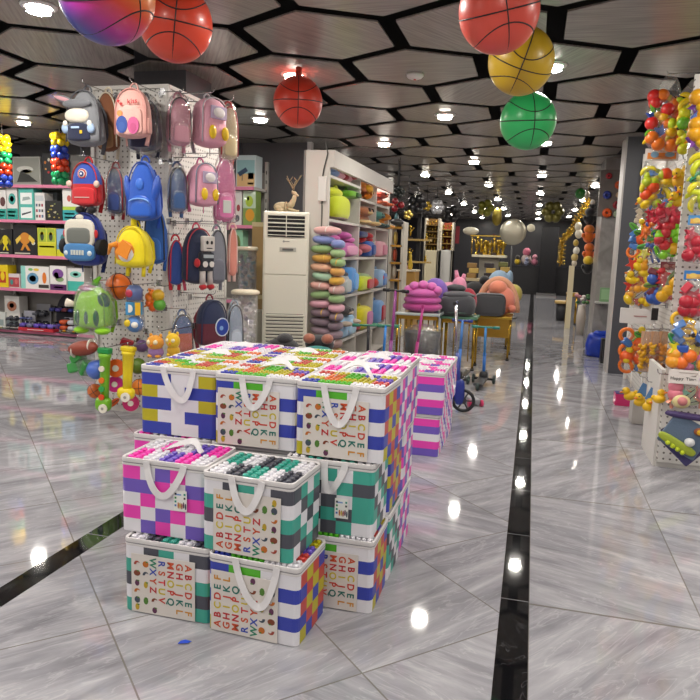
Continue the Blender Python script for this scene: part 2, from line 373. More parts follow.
def box_meshes(k):
    if k in _bm: return _bm[k]
    b = MB(); rc = .022; hw, hd = BW/2, BD/2
    def side_pts():
        out = []      # (x, y, column colour lookup) going round, front first
        n = 5; xs = [-hw+rc+(2*hw-2*rc)*i/n for i in range(n+1)]
        for i in range(n): out.append((xs[i], -hd, 'F', i))
        out.append((xs[n], -hd, 'F', 4))
        for a in (1, 2): t = pi/2*a/3; out.append((hw-rc+rc*math.sin(t), -hd+rc-rc*math.cos(t), 'F', 4))
        ys = [-hd+rc+(2*hd-2*rc)*i/4 for i in range(5)]
        for i in range(4): out.append((hw, ys[i], 'S', i))
        out.append((hw, ys[4], 'S', 3))
        for a in (1, 2): t = pi/2*a/3; out.append((hw-rc+rc*math.cos(t), hd-rc+rc*math.sin(t), 'S', 3))
        for i in range(n): out.append((xs[n-i], hd, 'F', i))
        out.append((xs[0], hd, 'F', 4))
        for a in (1, 2): t = pi/2*a/3; out.append((-hw+rc-rc*math.sin(t), hd-rc+rc*math.cos(t), 'F', 4))
        for i in range(4): out.append((-hw, ys[4-i], 'S', i))
        out.append((-hw, ys[0], 'S', 3))
        for a in (1, 2): t = pi/2*a/3; out.append((-hw+rc-rc*math.cos(t), -hd+rc-rc*math.sin(t), 'F', 0))
        return out
    pts = side_pts(); top = BH-.03; nr = 5
    def bulge(x, y, z):
        q = math.sin(pi*min(1, max(0, z/BH)))*.001; return (x*(1+q/hw*(1 if abs(y) < hd*.9 else .6)), y*(1+q/hd*(1 if abs(x) < hw*.9 else .6)), z)
    vr = [[b.bm.verts.new(bulge(x, y, .002+(top-.002)*r/nr)) for x, y, _, _ in pts] for r in range(nr+1)]
    n = len(pts)
    for r in range(nr):
        for j in range(n):
            f = b.bm.faces.new((vr[r][j], vr[r][(j+1) % n], vr[r+1][(j+1) % n], vr[r+1][j]))
            c = (FRONT if pts[j][2] == 'F' else SIDE)[k][nr-1-r][pts[j][3]]; f.material_index = b.mi(fabric(c)); f.smooth = False
    b.bm.faces.new(vr[0][::-1]).material_index = b.mi(fabric('W'))
    body = b.mesh('bag_body')
    b = MB(); wh = M('#d4d0d0', .4, coat=.3); zg = M('#8c8a8c', .5)
    out = [(x*1.006, y*1.008) for x, y, _, _ in pts]
    def ring(z0, z1, g, m):
        rows = [[Vector((x*g, y*g, z)) for x, y in out] for z in (z0, (z0+z1)/2, z1)]
        rows[1] = [Vector((p.x*1.006, p.y*1.008, p.z)) for p in rows[1]]; b.grid(rows, m, close=True)
    ring(top-.001, top+.008, 1, wh); ring(top+.008, top+.013, 1.0, zg); ring(top+.013, BH, 1.002, wh)
    rows = [[Vector((x*g, y*g, z)) for x, y in out] for g, z in ((1.002, BH), (.985, BH+.002), (.95, BH-.004))]; b.grid(rows, wh, close=True)
    rim = b.mesh('zip_rim')
    b = MB(); g = TOPS[k]; nx, ny = 5, len(TOPS[k]); sy = 4 if ny == 2 else 2; wx, wy = (BW-.025)/nx, (BD-.025)/ny; rr = random.Random(hash(k) % 97)
    for j in range(ny):
        for i in range(nx):
            c = g[j][i]; m = M(CC[c], .28, coat=.3); x = -BW/2+.0125+wx*(i+.5); y = -BD/2+.0125+wy*(j+.5); dz = .0015*rr.random()
            b.box((x, y, BH-.013+dz), (wx-.001, wy-.001, .008), m)
            for a in range(2 if ny == 2 else 3):
                for e in range(sy):
                    q = (x+(a-(.5 if ny == 2 else 1))*wx/(2 if ny == 2 else 3), y+(e-(sy-1)/2)*wy/sy, BH-.0105+dz)
                    b.lathe([(.0125, 0), (.0125, .0115), (.0105, .0135), (0, .0135)] if ny == 2 else [(.0105, 0), (.0105, .0115), (.0088, .0135), (0, .0135)], m, 8, q)
    blocks = b.mesh('building_blocks')
    _bm[k] = (body, rim, blocks); return _bm[k]
WEB = M('#dad7d9', .5, coat=.2)
def ribbon(b, pts, wdir, wd, m, th=.003):
    rows = []
    for i, p in enumerate(pts):
        p = Vector(p); w = Vector(wdir(i) if callable(wdir) else wdir).normalized()*wd/2; t = (Vector(pts[min(i+1, len(pts)-1)])-Vector(pts[max(i-1, 0)])).normalized(); nrm = t.cross(w).normalized()*th/2
        rows.append([p-w-nrm, p+w-nrm, p+w+nrm, p-w+nrm])
    b.grid(rows, m, close=True, smooth=False, cap=True)
def handle_front(b, x0, x1, drop, twist=0.0, xm=0):
    y = -BD/2-.006; pts = []; n = 22
    for i in range(n+1):
        t = i/n; a = t*pi; s = math.sin(a)
        x = x0+(x1-x0)*(t-.0)+xm*s; z = BH-.004-drop*s**.75
        pts.append((x, y-.012*s-.004*math.sin(3*a)-(0.003 if i in (0, n) else .0), z))
    def wd(i):
        a = i/n*pi; c, s = math.cos(a), math.sin(a)
        return Vector((1, 0, 0))*abs(c)+Vector((0, -.25+twist*s, 1))*s*(1 if i <= n/2 else 1)*(1 if c > 0 else -1) if s > .05 else Vector((1 if c > 0 else -1, 0, 0))
    def wd2(i):
        p0, p1 = Vector(pts[max(i-1, 0)]), Vector(pts[min(i+1, n)]); t = (p1-p0).normalized(); w = Vector((0, -1, 0)).cross(t); w.y += twist*math.sin(i/n*pi); return w
    ribbon(b, pts, wd2, .028, WEB)
def handle_top(b, x0, x1, hgt, y0):
    pts = []
    for i in range(17):
        t = i/16; s = math.sin(t*pi); pts.append((x0+(x1-x0)*t, y0+.02*s+.06*s*s, BH+.006+hgt*s**.8))
    def wd(i):
        t = (Vector(pts[min(i+1, 16)])-Vector(pts[max(i-1, 0)])).normalized(); return Vector((0, 1, .7*math.sin(i/16*pi)))
    ribbon(b, pts, wd, .036, WEB)
def tag_card(b, x, z):
    b.box((x, -BD/2-.012, z), (.058, .002, .085), M('#e4e4e0', .5)); y = -BD/2-.0135
    rr = random.Random(9)
    for i in range(5): b.disc((x-.008+.008*i, y, z-.022+.006*rr.random()), .0035, .014, PICC[(i*2+2) % 7], .0006, 8)
    for q, c in enumerate(('#2f8f7d', '#444', '#2f8f7d', '#3a66b0', '#333', '#3a8f4a')): b.box((x+(-.02 if q > 1 else .02), y, z+.028-.016*(q % 4)), (.008, .001, .008), M(c, .5))
    b.box((x-.008, y, z+.026), (.026, .001, .006), M('#7a9ad0', .5))
def block_box(k, x, yf, lay, label, sheet=None, handle=None, tagx=None, dz=.3195, rz=0, group=None, z0=0):
    t = thing('storage_box', label, 'storage box', (x, yf+BD/2, z0+lay*dz), rz, group or 'block-pattern storage boxes stacked on the floor')
    me = box_meshes(k)
    link('bag_body', me[0], t); link('zip_rim', me[1], t); link('building_blocks', me[2], t)
    if sheet is not None:
        px, flip = sheet; s = link('alphabet_sheet', SHEET[flip][0], t, None, (px, -BD/2-.0065, .130)); link('printed_alphabet', SHEET[flip][1], s)
    if handle:
        for h in handle:
            b = MB(); (handle_front if h[0] == 'f' else handle_top)(b, *h[1:]); b.build('handle', t)
    if tagx: b = MB(); tag_card(b, *tagx); b.build('hang_tag', t)
    return t
fold = ('t', -.09, .07, .001, -.03)
# ground layer
block_box('TA', -1.347, 2.338, 0, 'teal and grey alphabet box on the floor at front left of the stack', (-.012, False), None)
block_box('BG', -.950, 2.302, 0, 'frontmost blue and green alphabet box on the floor, white handle dangling over its sheet', (-.032, True), [('f', -.07, .105, .17, .25, .015)], rz=-.06)
block_box('BG', -.748, 2.615, 0, 'blue and white alphabet box on the floor, just right of the frontmost box', (-.012, False), None)
block_box('TP', -.745, 2.918, 0, 'teal and white checked box on the floor, second from front along right side')
# second layer
block_box('PK', -1.390, 2.388, 1, 'pink and violet checked box with white handle and hang tag, front left of second layer', None, [('f', -.07, .10, .135, .1, -.01), ('t', -.07, .1, .02, .0)], (.085, .165))
block_box('TA', -.988, 2.325, 1, 'teal and grey alphabet box with hanging white handle, front middle of second layer', (.005, True), [('f', -.06, .07, .125, .2, 0)], rz=-.07)
block_box('TP', -.762, 2.640, 1, 'teal and grey checked box with white handle and hang tag, right end of second layer', None, [('f', -.02, .07, .12, .15, -.02)], (.06, .12))
block_box('BY', -.755, 2.940, 1, 'red, yellow and blue sided box in second layer, behind the tagged teal box')
# third layer
block_box('BY', -1.512, 2.735, 2, 'blue and yellow block box with looping white handle, left end of the top layer', None, [('f', -.07, .08, .14, .2, .02)])
block_box('BG', -1.118, 2.69, 2, 'blue and green alphabet box with white handle, middle of the front row on top', (-.03, False), [('f', -.06, .07, .13, .2, -.01), ('t', -.06, .1, .02, .05)])
block_box('BG', -.728, 2.66, 2, 'blue and green alphabet box with handle folded over its lid, right end of top layer', (-.012, False), [('f', -.065, .075, .16, .25, .0), ('t', -.07, .1, .055, .0)], rz=-.05)
block_box('BY', -1.52, 3.04, 2, 'yellow and red topped box in the second row of the top layer, left end', None, [fold])
block_box('BY', -1.128, 2.995, 2, 'yellow and green topped box in the second row of the top layer, middle', None, [fold])
block_box('PK', -.735, 2.97, 2, 'pink and violet checked box in the top layer behind the right alphabet box', None, [fold])
block_box('PK', -1.53, 3.345, 2, 'pink and violet topped box at the back left of the top layer', None, [fold])
block_box('BY', -1.138, 3.30, 2, 'yellow and red topped box at the back middle of the top layer', None, [fold])
block_box('PK', -.742, 3.275, 2, 'pink and white topped box at the back right of the top layer', None, [fold])
for lay in (0, 1):
    for x, n in ((-1.545, 'left'), (-1.15, 'middle')):
        for r in range(3):
            block_box(('TP', 'PK', 'BY')[(lay+r) % 3], x, (2.71, 3.01, 3.31)[r]+(.0 if lay == 0 else .01), lay, 'checked block box holding up the top layer inside the stack', group='boxes hidden inside the stack')
    block_box('PK', -.752, 3.225 if lay == 0 else 3.245, lay, 'checked block box holding up the top layer inside the stack', group='boxes hidden inside the stack')
# rear pink stack
for c, x in enumerate((-.765, -1.165, -1.565)):
    for r in range(3):
        for lay in (0, 1):
            if c == 2 and r > 1: continue
            pos = ('front', 'second', 'third')[r]; lab = f"{('lower', 'upper')[lay]} pink and violet striped box, {pos} row, {('right', 'middle', 'left')[c]} column of rear pink stack"
            block_box('PS', x-(.02 if lay == 0 else 0)-.01*r*0, 4.93+.3005*r+(.01 if lay == 0 else 0), lay, lab, None, [fold] if lay else None, None, group='pink striped boxes in the rear stack')
# scrap on the floor
b = MB(); p = PZ(183, 645, 0)
b.poly([(-.02, 0, 0), (.018, 0, .004), (.03, 0, .012), (.004, 0, .02), (-.012, 0, .014)], .002, PL('#1746c0'))
o = b.build('plastic_scrap'); o.location = (p.x, p.y, .006); o.rotation_euler = (-pi/2+.25, 0, .3); tag(o, 'tiny bright blue plastic scrap lying on the marble before the boxes', 'scrap')
#NEXT
# ------------------------------------------------------------------ long wall shelving with boxed toys
SY = 9.22; shz = [round(P(12, y, SY).z, 3) for y in (184.5, 219.5, 254.5, 288)]+[.065]
t = thing('gondola_shelving', 'long grey metal wall shelving with pink price rails, along the dark rear left wall', 'shelving', (-7, 9.5, 0))
def rel(t, b): bmesh.ops.translate(b.bm, vec=-t.location, verts=b.bm.verts); return b
b = MB(); b.box((-7, 9.765, 1.3), (6.2, .03, 2.6), M('#8f8b86', .5)); rel(t, b).build('back_panel', t)
for z in shz:
    b = MB(); b.box((-7, (SY+9.74)/2+.01, z-.02), (6.2, 9.74-SY-.02, .04), M('#b9b4ae', .45)); s = rel(t, b).build('shelf_board', t)
    b = MB(); b.box((-7, SY+.006, z-.022), (6.2, .012, .046), M('#d77c9c', .4)); rel(t, b).build('price_rail', s, 'pink plastic price rail')
b = MB(); b.box((-7, 9.5, .02), (6.2, .46, .04), M('#8c8884', .5)); rel(t, b).build('plinth', t)
for x in (-3.9, -5.4, -6.9, -8.4, -9.9):
    b = MB(); b.box((x, 9.72, 1.38), (.05, .05, 2.74), M('#c6c3bd', .4))
    for i in range(18): b.box((x, 9.693, .3+i*.135), (.014, .006, .05), M('#3a3937', .6))
    rel(t, b).build('slotted_upright', t)
WH, TE, BK, YE = '#e2dfdc', '#2f9e92', '#1c1b1f', '#d8c51f'
def product_box(name, label, x0, x1, y0, sh, prints, base, group, Y=None, dep=.2, cat='toy box', lid=None):
    """boxed toy standing on shelf sh; x0,x1 the pixel span of its front, y0 its top; prints in 0..1 across the front"""
    Y = Y or SY+.05+R.random()*.05
    if sh >= 0: ym = (184.5, 219.5, 254.5, 288, 337)[sh]; zb = shz[sh]+.0005
    a = P(x0, y0, Y); c = P(x1, y0, Y); w = c.x-a.x-.006; h = max(.05, a.z-zb-.01)
    if sh > 0: h = min(h, shz[sh-1]-.05-zb)
    b = MB()
    b.box((0, dep/2, h/2), (w, dep, h), M(base, .4, coat=.3), bev=.003)
    for q in prints:
        m = M(q[-1], .4, coat=.3)
        if q[0] == 'r': b.poly([(-w/2+w*q[1], -.002, h*q[2]), (-w/2+w*q[3], -.002, h*q[2]), (-w/2+w*q[3], -.002, h*q[4]), (-w/2+w*q[1], -.002, h*q[4])], .003, m)
        elif q[0] == 'e': b.disc((-w/2+w*q[1], -.004, h*q[2]), w*q[3], h*q[4], m, .004, 16)
        elif q[0] == 't': b.poly([(-w/2+w*u, -.005, h*v) for u, v in q[1]], .004, m)
    o = b.build(name); o.location = ((a.x+c.x)/2, Y, zb); return tag(o, label, cat, group)
G = 'boxed toys on the wall shelving'
pb = product_box
pb('toy_box', 'wide silver-grey picture box with dark vehicle print, on the top left shelf between balloon columns', 12, 40, 156, 0, [('r', .04, .05, .96, .95, '#8f9088'), ('t', [(.15, .1), (.9, .12), (.6, .35), (.3, .5)], '#2b2c28'), ('e', .45, .55, .3, .12, '#c9c9c0'), ('e', .5, .48, .2, .07, '#6e6a3c')], '#a9a9a2', G)
pb('toy_box', 'tall black box with orange dots, right of the silver-grey picture box on top shelf', 41.5, 52.5, 152, 0, [('e', .3, .7, .1, .05, '#d07a30'), ('e', .65, .78, .12, .05, '#e0d6c0'), ('e', .6, .4, .1, .04, '#b03030'), ('e', .35, .5, .08, .03, '#d9a050')], BK, G)
pb('toy_box', 'black box half hidden at the left end of the top shelf', -4, 11, 152, 0, [('e', .6, .6, .2, .1, '#3b3b45'), ('r', .5, .8, .9, .9, '#c05a30')], '#26252a', G)
pb('toy_box', 'dark brown box on the top shelf beneath the grey plush backpack', 70, 92, 154, 0, [('r', .1, .1, .9, .8, '#5b5146'), ('e', .5, .5, .2, .2, '#8b8474')], '#3c3631', G)
def teal_box(label, x0, x1, y0, sh, pic, base=WH, low='#2f9e92'):
    pb('toy_box', label, x0, x1, y0, sh, [('r', 0, 0, 1, .36, low), ('r', .08, .1, .7, .16, WH), ('r', .08, .22, .8, .28, WH)]+pic, base, G)
teal_box('white box with teal ring picture above a teal band, second shelf at left edge', 6.2, 17, 187, 1, [('e', .5, .66, .34, .18, '#3b9a93'), ('e', .5, .66, .18, .09, '#c04a50')])
teal_box('narrow white box with dark red round picture, far left of the second shelf', -3, 5.8, 189, 1, [('e', .6, .6, .3, .16, '#5b3434')])
pb('toy_box', 'teal box with two white picture windows, second shelf third from left', 18, 33.5, 186.5, 1, [('r', .12, .5, .88, .86, '#e6eae8'), ('r', .12, .06, .88, .4, '#e6eae8'), ('t', [(.2, .14), (.8, .24), (.8, .28), (.2, .2)], '#3a3f46'), ('t', [(.25, .6), (.8, .66), (.7, .74), (.3, .72)], '#9aa7a5')], '#4fb0a4', G)
pb('toy_box', 'tall white box with small dark blocks printed in rows, left of black and gold box', 34, 44.5, 192, 1, [('r', .1, .7, .9, .9, '#c3c7cb')]+[('r', .12+.27*i, .1+.2*j, .3+.27*i, .2+.2*j, ('#555', '#a04050', '#556a8a')[(i+j) % 3]) for i in range(3) for j in range(3)], WH, G)
pb('toy_box', 'square black box covered with small gold flecks, on the second shelf', 45, 61.5, 200, 1, [('e', .15+.7*R.random(), .12+.76*R.random(), .05, .035, ('#b9a648', '#7f8c46', '#cfc6a0')[i % 3]) for i in range(16)], '#1e1e1c', G)
pb('toy_box', 'grey folded carton standing behind the gold flecked black box', 47, 57, 192, 1, [('r', .1, .1, .9, .9, '#6e7274')], '#5d6163', G, Y=9.52)
pb('toy_box', 'white box with lime band and teal base, right of the gold flecked black box', 62, 79, 188, 1, [('r', 0, 0, 1, .34, '#34a0a4'), ('r', 0, .34, 1, .45, '#a8c43a'), ('r', .1, .08, .8, .13, WH), ('r', .1, .2, .7, .25, WH), ('e', .4, .7, .12, .1, '#c05a50'), ('e', .7, .65, .1, .12, '#4a8a80')], WH, G)
def robot(col, col2): return [('e', .5, .55, .22, .2, col), ('t', [(.15, .35), (.35, .55), (.3, .65), (.1, .5)], col2), ('t', [(.85, .35), (.65, .55), (.7, .68), (.92, .5)], col2), ('t', [(.3, .15), (.45, .4), (.55, .4), (.72, .15), (.6, .15), (.5, .3), (.4, .15)], col), ('r', .05, .03, .7, .07, '#c9c4b4')]
pb('toy_box', 'black box with yellow robot picture, left end of the third shelf', -2, 11.8, 228, 2, robot(YE, '#8a7f16'), BK, G)
pb('toy_box', 'large black box with orange and gold robot picture on the third shelf', 12.5, 36.5, 224, 2, robot('#c8812a', '#e0c050')+[('e', .85, .4, .07, .06, '#e2e0dc')], BK, G)
pb('toy_box', 'yellow-green box with twin dark figures, beside large black robot box', 37, 55.5, 227, 2, [('r', 0, .0, 1, .45, '#c9c62a'), ('r', .05, .5, .47, .98, '#9fb338'), ('r', .53, .5, .95, .98, '#9fb338'), ('e', .26, .7, .1, .16, '#39422c'), ('e', .74, .7, .1, .16, '#39422c'), ('e', .26, .8, .13, .05, '#d8c020'), ('e', .74, .8, .13, .05, '#d8c020'), ('r', .1, .3, .9, .36, '#7d8a2a')], '#d2cf40', G)
pb('toy_box', 'pale blue box with green figure print, on third shelf beside twin yellow-green box', 56, 70, 228, 2, [('r', .05, .4, .95, .95, '#86b0cf'), ('e', .5, .65, .2, .15, '#3d7a7a'), ('r', 0, 0, 1, .25, '#c9c62a')], '#6f9ec4', G)
pb('toy_box', 'yellow rounded toy case at the left end of the fourth shelf', -3, 7.5, 264, 3, [('r', .1, .2, .8, .7, '#b5391f'), ('e', .5, .5, .2, .2, '#e5c81a')], '#e0c417', G)
pb('toy_box', 'small red and teal box in clear pack, between yellow case and wide white box', 8, 19.5, 273, 3, [('r', .05, .05, .95, .75, '#a84048'), ('e', .3, .4, .13, .2, '#3f8a86'), ('e', .7, .45, .14, .2, '#c76a66')], '#d6c9cb', G)
pb('toy_box', 'wide white box with blue toy camera and orange figure, on the fourth shelf', 20.5, 49, 265, 3, [('r', .0, .0, .16, 1, '#8fcfc4'), ('e', .42, .45, .2, .26, '#5f93b5'), ('e', .42, .45, .12, .14, '#cfe2ea'), ('e', .83, .5, .07, .25, '#e07a2a'), ('r', .62, .05, .98, .2, '#3b3630'), ('e', .55, .85, .1, .06, '#e0c040'), ('e', .35, .85, .08, .06, '#70b060')], WH, G)
pb('toy_box', 'white and purple box with winged pony-like purple print, on the fourth shelf', 49.5, 66, 265, 3, [('r', 0, 0, 1, .24, '#55245c'), ('e', .5, .68, .34, .2, '#7b4a94'), ('e', .4, .6, .15, .14, '#d9b0c4'), ('e', .6, .45, .25, .1, '#7f9c6a'), ('r', .25, .08, .8, .15, '#e5d6e4')], WH, G)
pb('toy_box', 'white and teal box with ring print, behind the watermelon backpack on fourth shelf', 67, 84, 267, 3, [('r', 0, 0, 1, .42, '#43b5a6'), ('e', .5, .72, .34, .14, '#86c9bb'), ('e', .5, .72, .16, .07, '#e5c9b0')], WH, G)
# bottom shelf
pb('toy_box', 'white blister card with red and gold round print, left of bottom shelf', 4, 19, 295, 4, [('e', .5, .68, .32, .16, '#b5755a'), ('e', .5, .7, .16, .08, '#c9302c'), ('r', .1, .05, .9, .3, '#8f9aa0')], '#d9d6d0', G, Y=9.44)
pb('toy_box', 'small pale box at the very left of the bottom shelf', -4, 5, 311, 4, [('r', .1, .1, .8, .5, '#8c9a9a')], '#c9ccc8', G, Y=9.4)
def car_pack(label, x0, x1, ytop, Y, cols, domed=False, tray=None, base='#30303a', zb=None):
    a = P(x0, ytop, Y); c = P(x1, ytop, Y); zb = shz[4]+.004 if zb is None else zb; w = c.x-a.x; h = a.z-zb
    t = thing('toy_car_pack', label, 'toy set', ((a.x+c.x)/2, Y, zb), 0, 'toy car packs on the bottom shelf')
    b = MB()
    if tray: b.box((0, .02, h*.2), (w, .14, h*.4), M(tray, .4, coat=.4), bev=.004); b.box((0, -.052, h*.2), (w*.45, .004, h*.07), M('#e6d6d6', .5))
    if domed:
        pts = [(w/2*math.cos(pi*k/12), .16, h*.35+h*.65*math.sin(pi*k/12)) for k in range(13)]+[(-w/2, .16, 0), (w/2, .16, 0)]
        b.poly(pts, .02, M(base, .5)); b.box((0, .08, h*.06), (w*1.02, .2, h*.12), M('#24308c', .4, coat=.4), bev=.004)
    elif not tray: b.box((0, .12, h/2), (w, .02, h), M(base, .5)); b.box((0, .06, .01), (w, .14, .02), M('#e0dedc', .5))
    b.build('display_tray' if tray else 'card_back', t)
    n = len(cols)
    for i, (col, up) in enumerate([(c_, u_) for u_ in ((0,) if tray else (0, .45)) for c_ in cols]):
        i = i % n; b = MB(); cw = min(w/n*.86, h*.9); x = -w/2+w*(i+.5)/n; z = h*((.42 if tray else .06)+up)
        b.ell((x, .03, z+cw*.3), (cw*.5, cw*.75, cw*.3), PL(col), e=.55, seg=14, rings=8)
        b.ell((x, .06, z+cw*.55), (cw*.36, cw*.42, cw*.26), M('#22232c', .15, coat=.5), e=.7, seg=12, rings=6)
        for sx in (-1, 1): b.cyl((x+sx*cw*.5, -.01, z+cw*.13), (x+sx*cw*.36, -.01, z+cw*.13), cw*.17, M('#151515', .6), 10)
        b.build('toy_car', t)
    return t
car_pack('big domed card of dark blue toy cars, right of bottom shelf', 49, 74, 294, 9.55, ['#2b3474', '#4a3d90', '#7a3440', '#2d3a8c'], True, base='#2b2a36')
car_pack('open red tray of purple toy cars at the front of the bottom shelf', 20, 55, 322, 9.2, ['#5a4aa0', '#6b6a8a', '#5a3fa8', '#4a3a90', '#6a58b0'], tray='#b81f30')
car_pack('grey and silver toy car card behind the red tray', 32, 46, 304, 9.56, ['#5a5c66', '#44464e'], base='#8f8e93')
car_pack('small dark toy car card left of the silver car card', 6, 17, 313, 9.38, ['#3a3c48', '#2e3038'], base='#4a4852')
car_pack('white card of blue toy cars between silver cars and red tray', 19, 30, 311, 9.4, ['#4a5590', '#39406e', '#6a6f98'], base='#b9b9c4')
car_pack('low black tray with yellow toy car at bottom shelf left end', -4, 18, 327, 9.2, ['#c9b71e', '#3a3640', '#8a3038'], tray='#1e1d20')
car_pack('low black tray with yellow toy cars at right end of the bottom shelf', 58, 78, 330, 9.2, ['#e0a21c', '#e0a21c'], tray='#1b1a1c')
car_pack('white card with orange toy car just above the yellow car tray', 60, 76, 318, 9.42, ['#c8542c', '#b9b9c0'], base='#b9bac8')
# right end of the wall shelving, seen between the pegboard tower and the air conditioner
pb('toy_box', 'pale blue table-game box with navy table print, on top shelf beside dark wall', 236, 256, 154.5, 0, [('r', .05, .02, .95, .42, '#d9b27a'), ('r', .05, .42, .95, .85, '#8fb5b8'), ('t', [(.08, .45), (.5, .62), (.62, .5), (.2, .33)], '#27405c'), ('r', .3, .2, .34, .5, '#27405c'), ('r', .62, .25, .9, .45, '#27405c'), ('r', .6, .08, .9, .14, '#7a4a30')], '#c9d6d8', G, dep=.25)
pb('toy_box', 'white box with rows of red and blue figures, below the table-game box', 231, 242, 189, 1, [('e', .3, .75, .15, .1, '#c9a07a'), ('e', .7, .5, .16, .1, '#a03a40'), ('e', .3, .45, .14, .1, '#44507a'), ('e', .6, .2, .2, .1, '#5a5a64')], '#ddd8d4', G)
pb('toy_box', 'green and yellow box with lime animal print, beside the white figure box', 243, 256, 190, 1, [('r', 0, .5, 1, 1, '#b9cdb0'), ('e', .5, .7, .3, .16, '#a8c030'), ('e', .55, .3, .35, .18, '#d8971c'), ('e', .4, .78, .1, .06, '#20241c')], '#7f9a4c', G)
pb('toy_box', 'mint box with round brown wreath print, third shelf by the cardboard cartons', 231.5, 243, 229, 2, [('e', .5, .55, .3, .3, '#6d7a3c'), ('e', .5, .55, .15, .16, '#a08a50'), ('r', .1, .05, .9, .15, '#d6e6da')], '#8fc4a0', G)
# ------------------------------------------------------------------ balloon columns
def balloon_column(label, px, Y, tiers, py0, py1):
    s = scale_at(px, (py0+py1)/2, Y); c = P(px, (py0+py1)/2, Y); H = (py1-py0)*s; top = c.z+H/2; n = sum(k for _, k in tiers); step = H/n; r = step*.62
    t = thing('balloon_column', label, 'balloon decoration', (c.x, Y, top-H), 0, 'balloon columns hanging before the wall shelving')
    z = H-step/2; a0 = 0
    for col, k in tiers:
        for j in range(k):
            for q in range(5):
                a = a0+2*pi*q/5; rr = 8.5*s*.62
                b = MB(); b.ell((rr*math.cos(a), rr*math.sin(a), z), (r*.98, r*.98, r), M(col, .22, coat=.6), seg=14, rings=9); b.build('balloon', t)
            z -= step; a0 += .6
    b = MB(); b.cyl((0, 0, .02), (0, 0, CEIL-(top-H)), .004, M('#999', .5), 6); b.build('string', t)
balloon_column('balloon column of yellow, blue, red, green tiers, left of grey plush backpack', 60, 8.2, [('#e8c416', 2), ('#2b47b8', 2), ('#d8401c', 2), ('#1f9c60', 2)], 134, 184)
balloon_column('balloon column of yellow, green, red, blue tiers, at left edge of the picture', 3, 8.0, [('#e8c416', 3), ('#1f9c60', 2), ('#d8401c', 2), ('#2b47b8', 2)], 136, 186)
t = thing('balloon', 'single yellow balloon at the left picture edge above the balloon column', 'balloon', P(-2, 108, 7.6))
b = MB(); b.ell((0, 0, .1), (.09, .09, .105), M('#e8c416', .22, coat=.6)); b.build('balloon_skin', t)
b = MB(); b.cyl((0, 0, .2), (0, 0, CEIL-t.location.z), .003, M('#999', .5), 6); b.build('string', t)
#NEXT
# ------------------------------------------------------------------ pegboard tower on the left
PYF = 5.3
t = thing('pegboard_tower', 'tall white pegboard display tower hung with backpacks, left of the floor-standing air conditioner', 'display stand', (-3.37, 5.85, 0))
b = MB(); b.box((-3.37, PYF+.015, 1.42), (.72, .03, 2.72), pegboard_material(0)); rel(t, b).build('front_board', t)
b = MB(); b.box((-3.025, PYF+.56, 1.42), (.03, 1.06, 2.72), pegboard_material(1)); rel(t, b).build('side_board', t)
b = MB(); b.box((-3.715, PYF+.56, 1.42), (.03, 1.06, 2.72), pegboard_material(1)); rel(t, b).build('side_board', t)
b = MB()
for x, y in ((-3.015, PYF), (-3.725, PYF), (-3.015, PYF+1.1), (-3.725, PYF+1.1)): b.box((x, y, 1.4), (.035, .035, 2.8), M('#dedbd5', .4))
b.box((-3.37, PYF, 2.79), (.74, .04, .03), M('#dedbd5', .4)); b.box((-3.015, PYF+.55, 2.79), (.04, 1.1, .03), M('#dedbd5', .4)); b.box((-3.37, PYF+.55, .05), (.72, 1.08, .1), M('#cfccc6', .5))
rel(t, b).build('frame', t)
HOOKM = M('#b9b9bb', .25, metal=1)
def peg_hook(z, x0, y0, x1, y1, what):
    what = ' '.join(what.split()[:11])
    d = Vector((x1-x0, y1-y0, 0)); n = d.normalized(); b = MB()
    b.tube([(0, 0, 0), d*.98, d+Vector((0, 0, .012))+n*.008, d+Vector((0, 0, .035))+n*.012], .004, HOOKM, 6)
    b.box(n*.004, (.03, .03, .05), HOOKM)
    o = b.build('peg_hook'); o.location = (x0, y0, z); tag(o, 'metal peg hook carrying the '+what, 'hook', 'peg hooks')
# -- backpacks ------------------------------------------------------
def loft(b, w, h, d, m, m2=None, split=0, cx=0, cy=0, z0=0, dome=.5, e=2.6, seg=28, lv=14, taper=.06, flat=False):
    rows = []; cut = 0
    for i in range(lv+1):
        t = i/lv; t = (1-math.cos(t*pi))/2
        f = (max(0, 1-(max(0, (t-1+dome)/dome))**2.3))**.5; g = (max(0, 1-(max(0, (.14-t)/.14))**2.2))**.5
        q = max(.02, f*g)*(1-taper*t); qd = max(.03, (f**.8)*g)*(1-.1*t)
        row = []
        for k in range(seg):
            a = 2*pi*k/seg; c, s = math.cos(a), math.sin(a)
            x = math.copysign(abs(c)**(2/e), c)*w/2*q; y = math.copysign(abs(s)**(2/e), s)*d/2*qd
            nz = noise.noise(Vector((x*9+cx*7, y*9, t*4+w*31)))*.012
            row.append((cx+x*(1+nz), cy+y*(1+nz*2), z0+h*t))
        rows.append(row)
    fs = b.grid(rows, m, close=True, cap=True)
    if m2:
        i2 = b.mi(m2)
        for f in fs:
            if f.calc_center_median().z < z0+h*split: f.material_index = i2
    return rows
def arch(w, h, y, n=18, dome=.5, z0=0, inset=.96):
    pts = [(-w/2*inset, y, z0+h*.08)]
    for i in range(n+1):
        a = pi-pi*i/n; pts.append((w/2*inset*math.cos(a)*.96, y, z0+h*(1-dome)+h*dome*.96*math.sin(a)**.8 if math.sin(a) > 0 else z0+h*(1-dome)))
    pts.append((w/2*inset, y, z0+h*.08)); return pts
